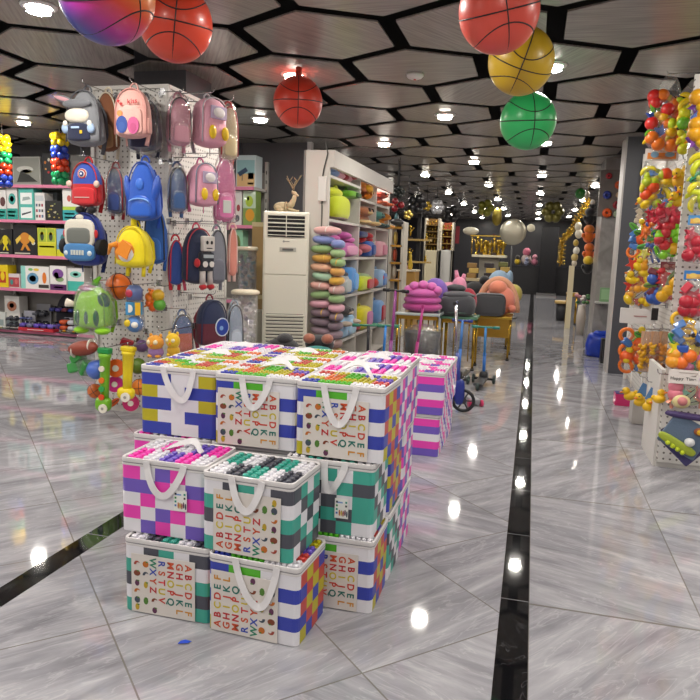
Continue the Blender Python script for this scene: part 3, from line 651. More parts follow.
def backpack(label, w, h, d, col, loc, rz=0, pocket=None, trim=None, strap=None, col2=None, split=.4, dome=.5, name='backpack', cat='backpack', group='backpacks on the pegboard tower', rim=True, film=False, taper=.1):
    t = thing(name, label, cat, loc, rz, group)
    b = MB(); loft(b, w*1.06, h, d, FB(col), FB(col2) if col2 else None, split, dome=dome, taper=taper); b.build('body', t)
    if rim:
        b = MB(); b.tube(arch(w, h, -d*.30, dome=dome), .006, M(trim or '#333', .5), 6); b.build('zipper', t)
    if pocket: 
        b = MB(); loft(b, w*.72, h*.42, d*.4, FB(pocket), cy=-d*.42, z0=h*.05, dome=.35); b.build('front_pocket', t)
    st = M(strap or trim or col, .8)
    b = MB(); b.tube([(.035*math.cos(a)*1.0, d*.15, h*.97+.05*math.sin(a)) for a in [pi*i/10 for i in range(11)]], .008, st, 6); b.build('carry_handle', t)
    for s in (-1, 1):
        b = MB(); b.tube([(s*w*.18, d*.35, h*.86), (s*w*.32, d*.62, h*.6), (s*w*.36, d*.6, h*.25), (s*w*.33, d*.45, h*.02), (s*w*.30, d*.4, -h*.12)], .016, st, 6, flat=.3); b.build('shoulder_strap', t)
    if film:
        b = MB(); loft(b, w*1.15, h*1.16, d*1.2, FILM(), z0=-h*.05, dome=.35, taper=.2); b.build('clear_bag', t)
    return t
def bp_at(label, x0, x1, y0, y1, Y, short, rz=0, dd=.42, X=None, hook=True, **kw):
    """backpack filling the pixel box x0..x1,y0..y1 at depth Y (or on plane X)"""
    mid = ((x0+x1)/2, y1); c = P(mid[0], mid[1], Y) if X is None else PX(mid[0], mid[1], X)
    s = scale_at(mid[0], (y0+y1)/2, c.y); w = (x1-x0)*s*(.96 if rz == 0 else 1.0); h = (y1-y0)*s
    d = w*dd; t = backpack(label, w, h, d, loc=c, rz=rz, **kw)
    if hook:
        zt = c.z+h+.045
        if X is None: peg_hook(zt, c.x, PYF, c.x, c.y-.03, short)
        else: peg_hook(zt, -3.01, c.y, c.x+.03, c.y, short)
    return t, w, h, d
FY = 4.88
# grey plush backpack with a cream bib (plain stand-in, no face)
t, w, h, d = bp_at('big grey plush backpack with floppy pink-lined ear flap and navy pocket, top left', 66, 108, 92, 147, FY, 'grey plush backpack', col='#77797d', trim='#55565a', dome=.6, dd=.5, taper=.32)
b = MB(); b.ell((-w*.1, -d*.42, h*.52), (w*.34, d*.2, h*.13), FB('#ded5c4'), e=.9, jit=.1); b.build('cream_patch', t)
b = MB(); b.ell((-w*.1, -d*.45, h*.73), (w*.40, d*.16, h*.08), FB('#6b6d72'), jit=.1); b.build('flap', t)
b = MB(); loft(b, w*.66, h*.32, d*.3, FB('#1d2442'), cx=-w*.06, cy=-d*.46, z0=h*.08, dome=.3); b.build('front_pocket', t)
b = MB(); b.box((w*.06, -d*.63, h*.23), (w*.07, .006, h*.06), M('#d8b52a', .4), bev=.002); b.build('yellow_badge', t)
b = MB(); b.box((-w*.1, -d*.63, h*.31), (w*.22, .006, h*.035), M('#a9c0e0', .5)); b.build('name_strip', t)
for s in (-1, 1):
    b = MB(); b.ell((s*w*.36-w*.06, -d*.5, h*.3), (w*.1, d*.14, h*.09), FB('#a4bede')); b.ell((s*w*.34-w*.06, -d*.56, h*.38), (w*.06, d*.1, h*.055), FB('#e6e0d4')); b.build('plush_paw', t)
b = MB(); b.ell((-w*.55, -d*.3, h*.83), (w*.3, d*.06, h*.06), FB('#77797d'), rot=Matrix.Rotation(.25, 3, 'Y')); b.ell((-w*.55, -d*.36, h*.83), (w*.24, d*.03, h*.035), FB('#cf9aa2'), rot=Matrix.Rotation(.25, 3, 'Y')); b.build('ear_flap', t)
bp_at('brown and cream backpack hanging behind the big grey plush backpack', 96, 121, 94, 152, 5.12, 'brown and cream backpack', hook=False, col='#7c4a2c', pocket='#a9835a', trim='#d8ccb5')
t, w, h, d = bp_at('pink backpack with red kiss lettering and blue and pink patches, top middle', 114, 153, 90, 139, FY, 'pink kiss backpack', col='#dba49a', trim='#c98d86', strap='#d8a79e', pocket=None, dd=.4)
b = MB(); loft(b, w*.76, h*.6, d*.3, FB('#e0aca2'), cy=-d*.42, z0=h*.05, dome=.3); b.build('front_pocket', t)
b = MB(); put_text(b, 'kiss', -w*.02, h*.66, -d*.585, h*.13, M('#b3262e', .5), rot=.08); b.build('lettering', t, 'red lettering')
for qx, qz, col in ((-.3, .72, '#b3262e'), (-.22, .66, '#b3262e')):
    b = MB(); s = h*.03; b.poly([(w*qx+s*1.2*math.sin(a)**3, -d*.585, h*qz+s*(1.0*math.cos(a)-.4*math.cos(2*a))) for a in [2*pi*i/16 for i in range(16)]], .003, M(col, .5)); b.build('printed_heart', t)
for cx, cz, col, c2 in ((-.2, .26, '#2b4a94', '#34559c'), (.14, .24, '#c4568a', '#b84a7c')):
    b = MB(); b.disc((w*cx, -d*.6, h*cz), w*.17, h*.17, M(col, .6), .006, 14); b.disc((w*cx, -d*.612, h*(cz-.04)), w*.09, h*.09, M(c2, .6), .004, 12); b.build('printed_patch', t)
b = MB(); b.disc((-w*.26, -d*.595, h*.48), w*.08, h*.06, M('#e88a4a', .6), .004, 12); b.build('printed_patch', t)
b = MB(); loft(b, w*.16, h*.34, d*.5, FB('#d59d93'), cx=w*.47, cy=-d*.05, z0=h*.08, dome=.3); b.build('side_pocket', t)
bp_at('dark navy backpack in the row behind the pink kiss backpack', 126, 163, 100, 152, 5.12, 'dark navy backpack', hook=False, col='#23243a', pocket='#2b2c48', film=True)
# blue and red with round badge
t, w, h, d = bp_at('blue and red backpack with round ringed badge and stubby plush hands and feet', 72, 104, 163, 207, FY, 'blue and red badge backpack', col='#2c4aa6', col2='#c02028', split=.5, trim='#a81c24', strap='#a81c24', dd=.55)
for k, (rr, col) in enumerate(((.17, '#d8d4cc'), (.15, '#b81f28'), (.11, '#e6e2da'), (.085, '#1f3576'), (.035, '#dfe6ee'))):
    b = MB(); b.disc((-w*.02, -d*.43-.004*k-.002, h*.72), w*rr, w*rr, M(col, .5), .006, 20); b.build('badge_ring', t)
b = MB(); loft(b, w*.86, h*.40, d*.3, FB('#c4222a'), cy=-d*.42, z0=h*.03, dome=.2); b.build('front_pocket', t)
b = MB(); b.box((0, -d*.575, h*.2), (w*.55, .004, h*.018), M('#c9b7b0', .6)); b.build('stitched_line', t)
for s in (-1, 1):
    b = MB(); b.ell((s*w*.22, -d*.2, -h*.07), (w*.15, d*.3, h*.08), FB('#17161a')); b.build('plush_foot', t)
    b = MB(); b.ell((s*w*.55 if s < 0 else w*.47, -d*.35, h*.5), (w*.1, d*.14, h*.08), FB('#dcbfae')); b.build('plush_hand', t)
bp_at('dark blue backpack sealed in clear plastic behind the blue and red badge backpack', 106, 126, 168, 214, 5.1, 'wrapped dark blue backpack', hook=False, col='#253468', pocket='#2e4380', film=True, trim='#a02830')
t, w, h, d = bp_at('bright blue shiny backpack with drooping top, right of the blue and red one', 126, 163, 162, 221, FY, 'bright blue shiny backpack', col='#2456b8', trim='#1c3f92', strap='#1f4aa8', dome=.75, dd=.5, taper=.2)
b = MB(); loft(b, w*.7, h*.38, d*.35, M('#2c62c8', .3, coat=.5), cy=-d*.38, z0=h*.05, dome=.45); b.build('front_pocket', t)
b = MB(); b.ell((w*0, -d*.46, h*.6), (w*.13, d*.1, h*.1), M('#3a6fd0', .3, coat=.4)); b.build('round_boss', t)
b = MB(); b.tube([(w*.3*math.cos(a), -d*.58, h*.3+h*.06*math.sin(a)) for a in [pi*i/8 for i in range(9)]], .007, M('#7aa6e6', .4), 6); b.build('pocket_piping', t)
for s in (-1, 1):
    b = MB(); b.ell((s*w*.42, -d*.2, h*.5), (w*.13, d*.2, h*.26), M('#2250b0', .3, coat=.5), rot=Matrix.Rotation(s*.2, 3, 'Y')); b.build('side_flap', t)
# vehicle shaped
t, w, h, d = bp_at('navy vehicle-shaped backpack with grey windscreen, cream frame and black side wheels', 68, 108, 213, 266, FY, 'vehicle-shaped backpack', col='#1d2f80', trim='#1a2866', dome=.5, dd=.5)
b = MB(); b.ell((-w*.06, -d*.46, h*.6), (w*.44, d*.14, h*.27), FB('#d9d3c4'), e=.5); b.build('cream_frame', t)
b = MB(); b.ell((-w*.06, -d*.56, h*.56), (w*.35, d*.08, h*.15), M('#6f726c', .35), e=.45); b.build('windscreen', t)
b = MB(); b.ell((-w*.06, -d*.5, h*.26), (w*.46, d*.2, h*.17), FB('#3f7ab0'), e=.6); b.build('bonnet', t)
b = MB()
for i in range(5): b.box((-w*.06+(i-2)*w*.08, -d*.70, h*.25), (w*.06, .008, h*.09), M('#c9ccc4', .4), bev=.002)
b.build('grille', t)
for s in (-1, 1):
    b = MB(); b.ell((-w*.06+s*w*.34, -d*.64, h*.24), (w*.07, .012, w*.07), M('#c8d6dc', .3)); b.build('headlamp', t)
    b = MB(); b.cyl((-w*.04+s*w*.46, -d*.2, h*.36), (-w*.04+s*w*.6, -d*.2, h*.36), h*.15, M('#15151a', .8), 18); b.build('side_wheel', t)
    b = MB(); b.ell((-w*.06+s*w*.46, -d*.4, h*.6), (w*.05, d*.1, h*.08), FB('#c0242c')); b.build('side_lamp', t)
b = MB(); b.ell((-w*.04, -d*.5, h*.9), (w*.12, d*.06, h*.05), FB('#d9d3c4')); b.build('roof_lamp', t)
# yellow hooded
t, w, h, d = bp_at('bright yellow plush backpack with open orange-lined round mouth and pointed top', 116, 153, 226, 268, FY, 'bright yellow plush backpack', col='#e8d416', trim='#d8c210', strap='#d8c414', dome=.7, dd=.7)
b = MB(); b.ell((-w*.1, -d*.38, h*.38), (w*.36, d*.16, h*.27), FB('#e08a1e')); b.build('orange_lining', t)
b = MB(); b.ell((-w*.06, -d*.46, h*.33), (w*.25, d*.12, h*.19), FB('#dcd8d4')); b.build('white_centre', t)
b = MB(); b.poly([(-w*.34, -d*.62, h*.36), (w*.02, -d*.62, h*.2), (w*.18, -d*.62, h*.52), (-w*.1, -d*.62, h*.66)], .02, FB('#e88a1a')); b.build('orange_flap', t)
b = MB(); b.tube([(-w*.3, -d*.5, h*.55), (-w*.5, -d*.55, h*.52), (-w*.6, -d*.5, h*.3)], [w*.09, w*.07, w*.03], FB('#e08a1e'), 8); b.build('orange_horn', t)
b = MB(); b.tube([(0, 0, h*.94), (.0, 0, h*1.15), (.01, 0, h*1.4)], [w*.1, w*.08, w*.05], FB('#e8d416'), 8); b.build('pointed_tip', t)
for q in (-.2, .3): 
    b = MB(); b.tube([(w*q, 0, h*.06), (w*q, -.01, -h*.2)], w*.06, FB('#d8c414'), 8); b.build('dangling_leg', t)
bp_at('blue backpack half hidden behind the bright yellow plush backpack', 144, 168, 208, 264, 5.1, 'blue hidden backpack', hook=False, col='#2d5fae', pocket='#3a70c0')
# watermelon
t, w, h, d = bp_at('lime green plush watermelon backpack with dark stripes and leaf, in clear wrap', 76, 114, 286, 328, FY, 'watermelon backpack', col='#8fcf1e', trim='#6ea81a', strap='#86c41c', dome=.6, dd=.8, film=True)
for x in (-.28, 0, .28):
    b = MB(); b.ell((x*w, -d*.36, h*.27), (w*.08, d*.2, h*.2), FB('#245c3a')); b.build('dark_stripe', t)
b = MB(); b.ell((w*.36, -d*.1, h*.68), (w*.1, d*.3, h*.2), FB('#245c3a'), rot=Matrix.Rotation(-.4, 3, 'Y')); b.build('dark_stripe', t)
b = MB(); b.ell((-w*.12, -d*.15, h*.95), (w*.26, d*.25, h*.09), FB('#8a4a52')); b.build('maroon_cap', t)
b = MB(); b.tube([(0, 0, h*.96), (.02, 0, h*1.12), (.06, 0, h*1.22)], [.03, .025, .012], FB('#6ab81a'), 8); b.build('leaf_stem', t)
b = MB(); b.tube([(-w*.5, -d*.2, h*.55), (-w*.72, -d*.3, h*.6)], [.02, .035], FB('#e6d9c8'), 8); b.build('plush_hand', t)
for s in (-.3, .35):
    b = MB(); b.ell((s*w, -d*.2, -h*.04), (w*.2, d*.3, h*.09), FB('#8fcf1e')); b.build('plush_foot', t)
# side face of the tower: bags turned to the aisle
RZ = math.radians(52)
SX = -2.72
t, w, h, d = bp_at('pale pink hard case backpack with two yellow ovals, top of the tower side', 193, 226, 100, 148, 0, 'top pink case', X=SX, rz=math.radians(66), col='#dfa3b4', trim='#b9b2b8', dome=.3, dd=.85)
def ovals(t, w, h, d, z=.28):
    for s in (-1, 1):
        b = MB(); b.ell((s*w*.24, -d*.52, h*z), (w*.13, d*.09, h*.14), PL('#e5bf12')); b.build('yellow_oval', t)
def patch(t, w, h, d, z=.62):
    b = MB(); b.box((0, -d*.5, h*z), (w*.6, .012, h*.26), FB('#b9a9c4'), bev=.004); b.build('front_pocket', t)
    b = MB(); b.ell((0, -d*.53, h*z), (w*.22, .012, h*.1), FB('#e8e2e0')); b.build('white_patch', t)
ovals(t, w, h, d); patch(t, w, h, d, .68)
bp_at('pink backpack in clear plastic on the tower side, nearest the front edge', 167, 191, 99, 146, 0, 'front-edge pink backpack', X=-2.86, rz=RZ, col='#cf8fa0', pocket='#d9a0ae', dd=.6, film=True)
bp_at('cream and red soft bag in long clear wrap at the tower side top right', 219, 238, 108, 160, 0, 'cream wrapped bag', X=-2.6, rz=RZ, col='#ddd0ac', pocket='#d6c69a', trim='#b83038', film=True, dd=.5)
t, w, h, d = bp_at('pale pink hard case with two yellow ovals below the top pink case', 188, 217, 164, 207, 0, 'second pink case', X=SX, rz=math.radians(66), col='#dc9db2', trim='#7d8696', strap='#dd6f9f', dome=.35, dd=.8)
ovals(t, w, h, d); patch(t, w, h, d, .66)
t, w, h, d = bp_at('hot pink long bag with white window patch, right of the second pink case', 213, 235, 160, 222, 0, 'hot pink bag', X=-2.62, rz=RZ, col='#d8609c', pocket='#e07fb0', trim='#e8a9c8', dd=.45, film=True)
b = MB(); b.box((0, -d*.66, h*.24), (w*.4, .01, h*.2), M('#d6dad2', .4), bev=.003); b.build('white_window', t)
bp_at('steel blue bag in clear plastic left of the second pink case', 168, 187, 168, 212, 0, 'steel blue wrapped bag', X=-2.86, rz=RZ, col='#3a5a8c', pocket='#46689a', film=True, dd=.5)
t, w, h, d = bp_at('navy backpack with red piping and toy robot clipped on its front', 181, 214, 228, 284, 0, 'robot backpack', X=-2.74, rz=math.radians(62), col='#1c2440', trim='#a83040', strap='#d0506a', dd=.5)
b = MB(); b.box((w*.15, -d*.62, h*.72), (w*.42, .05, h*.27), FB('#c9c4bc'), bev=.01); b.build('robot_head', t)
b = MB(); b.disc((w*.07, -d*.62-.028, h*.74), .012, .016, M('#1a1a1e', .4)); b.disc((w*.23, -d*.62-.028, h*.74), .012, .016, M('#1a1a1e', .4)); b.box((w*.15, -d*.62-.027, h*.64), (w*.2, .003, .008), M('#1a1a1e', .4)); b.build('robot_face', t)
b = MB(); b.box((w*.12, -d*.6, h*.4), (w*.5, .05, h*.33), FB('#22242e'), bev=.01); b.box((w*.12, -d*.6-.028, h*.5), (w*.36, .005, h*.06), M('#a9b0b4', .5)); b.build('robot_body', t)
for s in (-1, 1):
    b = MB(); b.cyl((w*.12+s*w*.12, -d*.6-.026, h*.36), (w*.12+s*w*.12, -d*.6-.032, h*.36), w*.09, M('#d8d4cc', .5), 14); b.build('robot_dial', t)
    b = MB(); b.ell((w*.12+s*w*.34, -d*.6, h*.38), (w*.09, .03, h*.08), FB('#b8242c')); b.build('robot_hand', t)
    b = MB(); b.cyl((w*.12+s*w*.14, -d*.58, h*.24), (w*.12+s*w*.14, -d*.58, -h*.02), w*.09, FB('#b9b0ac'), 12); b.ell((w*.12+s*w*.14, -d*.62, -h*.04), (w*.11, .04, h*.05), FB('#b8242c')); b.build('robot_leg', t)
bp_at('dark blue backpack with red strap at the tower front edge, beside robot backpack', 169, 183, 240, 285, 0, 'dark blue red-strapped bag', X=-2.88, rz=RZ, col='#2a4488', strap='#c02a38', trim='#c02a38', dd=.5)
bp_at('grey zipped backpack behind the robot backpack on the tower side', 208, 226, 230, 284, 0, 'grey zipped backpack', X=-2.6, rz=RZ, col='#7c7e86', pocket='#6c6e78', dd=.5)
bp_at('slim peach bag at the tower side far right, above the clear canisters', 228, 237, 228, 276, 0, 'slim peach bag', X=-2.56, rz=RZ, col='#d98d7c', trim='#e8c4b8', dd=.5)
t, w, h, d = bp_at('navy and maroon backpack with round blue patch, lowest on the tower side', 195, 227, 299, 346, 0, 'navy and maroon backpack', X=-2.7, rz=math.radians(62), col='#1f2a4a', col2='#5c1e2e', split=.45, strap='#9a3a4a', trim='#27304f', dd=.6)
b = MB(); b.disc((w*.2, -d*.53, h*.42), w*.26, h*.2, M('#cdd6e2', .5), .006, 18); b.disc((w*.2, -d*.535, h*.42), w*.23, h*.175, M('#24429a', .5), .006, 18); b.disc((w*.16, -d*.55, h*.4), w*.07, h*.05, M('#7fa6d8', .5), .004, 10); b.build('round_patch', t)
bp_at('pale grey-blue bag in clear wrap right of the navy and maroon backpack', 226, 243, 304, 350, 0, 'pale wrapped bag', X=-2.56, rz=RZ, col='#9fb0c2', pocket='#b9c4d0', film=True, dd=.5)
bp_at('orange and blue bag in clear plastic left of the navy and maroon backpack', 172, 193, 314, 352, 0, 'orange and blue wrapped bag', X=-2.84, rz=RZ, col='#3f5f92', col2='#c8603a', split=.5, film=True, dd=.4)
# -- hanging toy sets below --------------------------------------------------
_toy = {}
def toy_mesh(kind, col):
    k = (kind, col)
    if k in _toy: return _toy[k]
    b = MB(); m = PL(col); dk = M('#262228', .5)
    if kind == 'ball': b.sph((0, 0, 0), .05, m)
    elif kind == 'basketball':
        b.sph((0, 0, 0), .05, m, 18)
        for ax in range(3): b.tube([Vector((.0508*math.cos(a), .0508*math.sin(a), 0)) if ax == 0 else (Vector((.0508*math.cos(a), 0, .0508*math.sin(a))) if ax == 1 else Vector((0, .0508*math.cos(a), .0508*math.sin(a)))) for a in [2*pi*i/20 for i in range(21)]], .0016, dk, 5)
    elif kind == 'banana': b.tube([(.06*math.cos(a), 0, .06*math.sin(a)-.03) for a in [pi*.1+pi*.8*i/8 for i in range(9)]], [.006, .015, .02, .022, .022, .021, .019, .014, .005], m, 10)
    elif kind == 'block': b.box((0, 0, 0), (.075, .05, .05), m, bev=.008)
    elif kind == 'disc': b.cyl((0, -.015, 0), (0, .015, 0), .055, m, 20); b.cyl((0, -.018, 0), (0, .018, 0), .02, M('#e6dfd0', .5), 14)
    elif kind == 'star': b.poly([((.06 if i % 2 == 0 else .027)*math.sin(pi*i/5), -.012, (.06 if i % 2 == 0 else .027)*math.cos(pi*i/5)) for i in range(10)], .024, m)
    elif kind == 'duck':
        b.ell((0, 0, -.015), (.05, .042, .035), m); b.sph((-.02, -.01, .03), .03, m); b.ell((-.052, -.014, .026), (.018, .015, .008), PL('#e07a14')); b.ell((.045, 0, .002), (.02, .02, .02), m, rot=Matrix.Rotation(-.6, 3, 'Y'))
        b.sph((-.038, -.033, .04), .005, dk, 8)
    elif kind == 'pear': b.ell((0, 0, -.02), (.045, .045, .04), m); b.ell((0, 0, .025), (.026, .026, .035), m); b.tube([(0, 0, .055), (.008, 0, .08)], .004, dk, 5)
    elif kind == 'leaf': b.ell((0, 0, 0), (.07, .012, .028), m); b.tube([(-.06, -.012, 0), (.06, -.012, 0)], .003, dk, 5)
    elif kind == 'ring': b.tube([(.045*math.cos(a), 0, .045*math.sin(a)) for a in [2*pi*i/18 for i in range(19)]], .014, m, 8)
    elif kind == 'stick': b.cyl((0, 0, -.09), (0, 0, .06), .011, m, 10); b.sph((0, 0, .07), .026, m, 12)
    elif kind == 'car': b.box((0, 0, 0), (.11, .05, .03), m, bev=.008); b.box((.0, 0, .025), (.055, .044, .03), m, bev=.008); [b.cyl((x, y, -.018), (x, y*.7, -.018), .016, dk, 10) for x in (-.033, .033) for y in (-.028, .028)]
    _toy[k] = b.mesh('toy_'+kind); return _toy[k]
NICE = dict(ball='toy_ball', basketball='toy_basketball', banana='toy_banana', block='toy_block', disc='toy_disc', star='toy_star', duck='toy_duck', pear='toy_pear', leaf='toy_leaf', ring='toy_ring', stick='toy_rattle', car='toy_car')
def toy_pack(label, x0, x1, y0, y1, Y=None, X=None, n=9, dens=1, kinds=(('ball', '#e0b81a'),), header=None, seed=0, rz=0, dd=.35, film=True, group='bagged toys on hooks', hookx=None, cat='bagged toy set', name='toy_pack', back=None, short=None, sz=1.0, low=.62):
    c = P((x0+x1)/2, y1, Y) if X is None else PX((x0+x1)/2, y1, X)
    s = scale_at((x0+x1)/2, (y0+y1)/2, c.y); w = (x1-x0)*s; h = (y1-y0)*s; d = w*dd
    t = thing(name, label, cat, c, rz, group); rr = random.Random(seed)
    n = round(n*dens); k0 = max(.45, (w*h*low/max(n, 1))**.5/.068)*sz
    cols = max(1, round((n*w/(h*low))**.5)); rows = math.ceil(n/cols)
    for i in range(n):
        kd, col = kinds[i % len(kinds)] if rr.random() < .6 else kinds[rr.randrange(len(kinds))]
        r_, c_ = divmod(i, cols)
        x = (-.5+(c_+.5+rr.uniform(-.15, .15))/cols)*w*.86; z = (r_+.5+rr.uniform(-.15, .15))/rows*h*low+.03
        o = link(NICE[kd], toy_mesh(kd, col), t, None, (x, rr.uniform(-.2, .1)*d, z)); o.rotation_euler = (rr.uniform(-.3, .3), rr.uniform(-1.2, 1.2), rr.uniform(-.5, .5)); o.scale = (k0,)*3
    if film:
        b = MB(); loft(b, w, h*(.88 if header else 1.0), d, FILM(), dome=.75 if not header else .3, taper=.25 if not header else .05, e=2.2); b.build('clear_bag', t)
    if back:
        b = MB(); b.box((0, d*.3, h*.47), (w*.92, .006, h*.92), M(back, .5)); b.build('backing_card', t)
    if header:
        b = MB(); b.box((0, 0, h*.9), (w*.94, .006, h*.2), M(header[0], .5)); b.box((0, -.004, h*.88), (w*.8, .004, h*.1), M(header[1], .5))
        b.disc((-w*.2, -.0075, h*.9), w*.12, h*.05, M(header[2], .5), .003, 12); b.disc((w*.22, -.0075, h*.9), w*.14, h*.04, M(header[2], .5), .003, 12); b.build('header_card', t)
    if hookx is not None:
        z = c.z+h*(.97 if header else .99)
        if hookx[0] == 'y': peg_hook(z, c.x, hookx[1], c.x, c.y-.02, short or label)
        else: peg_hook(z, hookx[1], c.y, c.x-.02, c.y, short or label)
    return t
GL = 'toy sets at the foot of the pegboard tower'
toy_pack('clear bag with an orange toy basketball, right of the watermelon backpack', 106, 130, 274, 312, Y=5.12, n=1, kinds=(('basketball', '#e06a18'),), seed=1, group=GL, hookx=('y', PYF), short='orange basketball bag', sz=.58, low=1)
t = toy_pack('clear bag with brown toy rugby ball, beach ball and cube, under watermelon backpack', 69, 106, 326, 376, Y=4.85, n=4, kinds=(('block', '#2f8a3a'), ('ball', '#d8c020'), ('ball', '#4a6ac0'), ('block', '#d8a020')), seed=4, group=GL, hookx=('y', PYF), short='rugby ball bag', low=.4)
s = scale_at(88, 350, 4.85)
b = MB(); b.ell((.0, -.05, 29*s), (17*s, 7.5*s, 7.5*s), M('#8a3c2a', .5), rot=Matrix.Rotation(-.15, 3, 'Y')); b.build('toy_rugby_ball', t)
for q in (-.55, .55):
    b = MB(); b.cyl((q*17*s-.004, -.05, 29*s+q*.05), (q*17*s+.004, -.05, 29*s+q*.05), 6.7*s, M('#e0d8cc', .5), 20); b.build('white_band', t)
t = toy_pack('clear stacked toy cubes with blue and yellow faces, right of the orange basketball', 123, 147, 284, 332, Y=4.92, n=1, kinds=(('ball', '#3a6ab0'),), seed=6, group=GL, hookx=('y', PYF), short='stacked toy cubes', low=.3, sz=.01)
s = scale_at(135, 310, 4.92)
for zz, rr_, col, nm in ((39, 8, '#5a6a9a', 'toy_jar'), (24, 8, '#3f8ec0', 'toy_block'), (8, 8.5, '#4a7ab8', 'toy_ball')):
    b = MB()
    if nm == 'toy_block': b.box((0, 0, zz*s), (16*s, 12*s, 13*s), PL(col), rz=.4, bev=.006); b.box((.045, -.02, zz*s), (5*s, 8*s, 12.6*s), PL('#e0b020'), rz=.4); b.disc((-.012, -7.6*s, zz*s), 4*s, 4*s, M('#e6e2d6', .5))
    elif nm == 'toy_jar': b.lathe([(0, -7*s), (rr_*s, -7*s), (rr_*s, 4*s), (5*s, 8*s), (0, 8*s)], PL(col), 16, (0, 0, zz*s)); b.ell((-.01, -rr_*s, zz*s), (4*s, .01, 4*s), PL('#b03048'))
    else: b.sph((0, 0, zz*s), rr_*s, PL(col)); b.ell((-.03, -.06, zz*s+.01), (.03, .02, .03), PL('#e0c020')); b.ell((.035, -.06, zz*s), (.03, .02, .025), PL('#e6e2d8'))
    b.build(nm, t)
toy_pack('small bag of orange and green squeaky toys with white tag, right end of tower front', 147, 165, 286, 312, Y=5.05, n=4, kinds=(('duck', '#e8641a'), ('ball', '#5aa032'), ('duck', '#e87a1a'), ('ball', '#c8a020')), header=('#e4e0dc', '#d8d4d0', '#c8b8b0'), seed=8, group=GL, hookx=('y', PYF), short='orange and green squeaky toys')
def plush_owl(label, x0, x1, y0, y1, Y, c1, c2):
    c = P((x0+x1)/2, y1, Y); s = scale_at((x0+x1)/2, y0, Y); w = (x1-x0)*s; h = (y1-y0)*s
    t = thing('round_plush', label, 'plush toy', c, 0, GL)
    b = MB(); b.ell((0, 0, h*.25), (w*.46, w*.36, h*.26), FB(c2)); b.build('body', t)
    b = MB(); b.ell((0, -.01, h*.66), (w*.5, w*.42, h*.32), FB(c1)); b.build('head', t)
    for q in (-1, 1):
        b = MB(); b.ell((q*w*.2, -w*.38, h*.7), (w*.13, .02, w*.14), FB('#e6d8b0')); b.ell((q*w*.19, -w*.41, h*.7), (w*.05, .014, w*.06), FB('#201d20')); b.build('eye', t)
        b = MB(); b.ell((q*w*.3, 0, h*.95), (w*.1, w*.08, h*.09), FB(c1)); b.build('ear', t)
        b = MB(); b.ell((q*w*.24, -w*.2, .02), (w*.16, w*.2, h*.07), FB(c1)); b.build('foot', t)
    b = MB(); b.ell((0, -w*.42, h*.57), (w*.06, .02, h*.05), FB('#d8661a')); b.build('beak', t)
    b = MB(); b.tube([(0, .0, h*.96), (0, .02, h*1.1), (0, .05, h*1.12)], .004, M('#999', .5), 6); b.build('hanging_loop', t)
    peg_hook(c.z+h*1.1, c.x, PYF, c.x, Y+.05, label.split(',')[0])
plush_owl('orange and purple round plush, left of the yellow one above the stacked boxes', 147, 165, 334, 358, 4.9, '#d8922a', '#8f6a9c')
plush_owl('yellow round plush with dark brows, right of the orange and purple one', 166, 181, 332, 357, 4.95, '#d8b01c', '#c89a20')
def toy_club(label, x0, x1, y0, y1, Y, col, cap, dots, tilt):
    c = P((x0+x1)/2, y1, Y); s = scale_at((x0+x1)/2, y0, Y); w = (x1-x0)*s; h = (y1-y0)*s
    t = thing('toy_golf_set', label, 'toy', c, (0, tilt, 0), GL)
    b = MB(); b.lathe([(0, h*.2), (w*.28, h*.2), (w*.3, h*.5), (w*.36, h*.92), (w*.42, h*.94), (w*.42, h), (0, h)], PL(col), 18); b.build('barrel', t)
    b = MB(); b.ell((-.01, 0, h*.12), (w*.55, w*.4, h*.13), PL(col), e=.7); b.build('head', t)
    b = MB(); b.box((0, 0, h*1.05), (w*.9, w*.5, h*.1), PL(cap), bev=.01); b.build('cap', t)
    for q, (z, col2) in enumerate(dots):
        b = MB(); b.cyl((-.0, -w*.3, h*z), (-.0, -w*.42, h*z), w*.2, PL(col2), 14); b.build('round_button', t)
    b = MB(); b.cyl((.02, -w*.36, h*.07), (.02, -w*.5, h*.07), w*.3, PL('#e4ddcf'), 18); b.cyl((.02, -w*.5, h*.07), (.02, -w*.52, h*.07), w*.1, PL('#9a948c'), 12); b.build('white_wheel', t)
    peg_hook(c.z+h*1.1, c.x+math.sin(tilt)*h, PYF, c.x+math.sin(tilt)*h, Y, label.split(',')[0])
toy_club('green upright toy golf set with orange buttons, lowest on the tower front', 97, 112, 352, 411, 4.8, '#6fae1e', '#1f8a46', ((.75, '#e6d9c8'), (.55, '#e0701a'), (.4, '#2f9a4a'), (.26, '#d8481a')), .03)
toy_club('tall yellow toy golf set with white wheel, right of the green one', 119, 135, 350, 399, 4.8, '#e2c90e', '#d8bf10', (), .05)
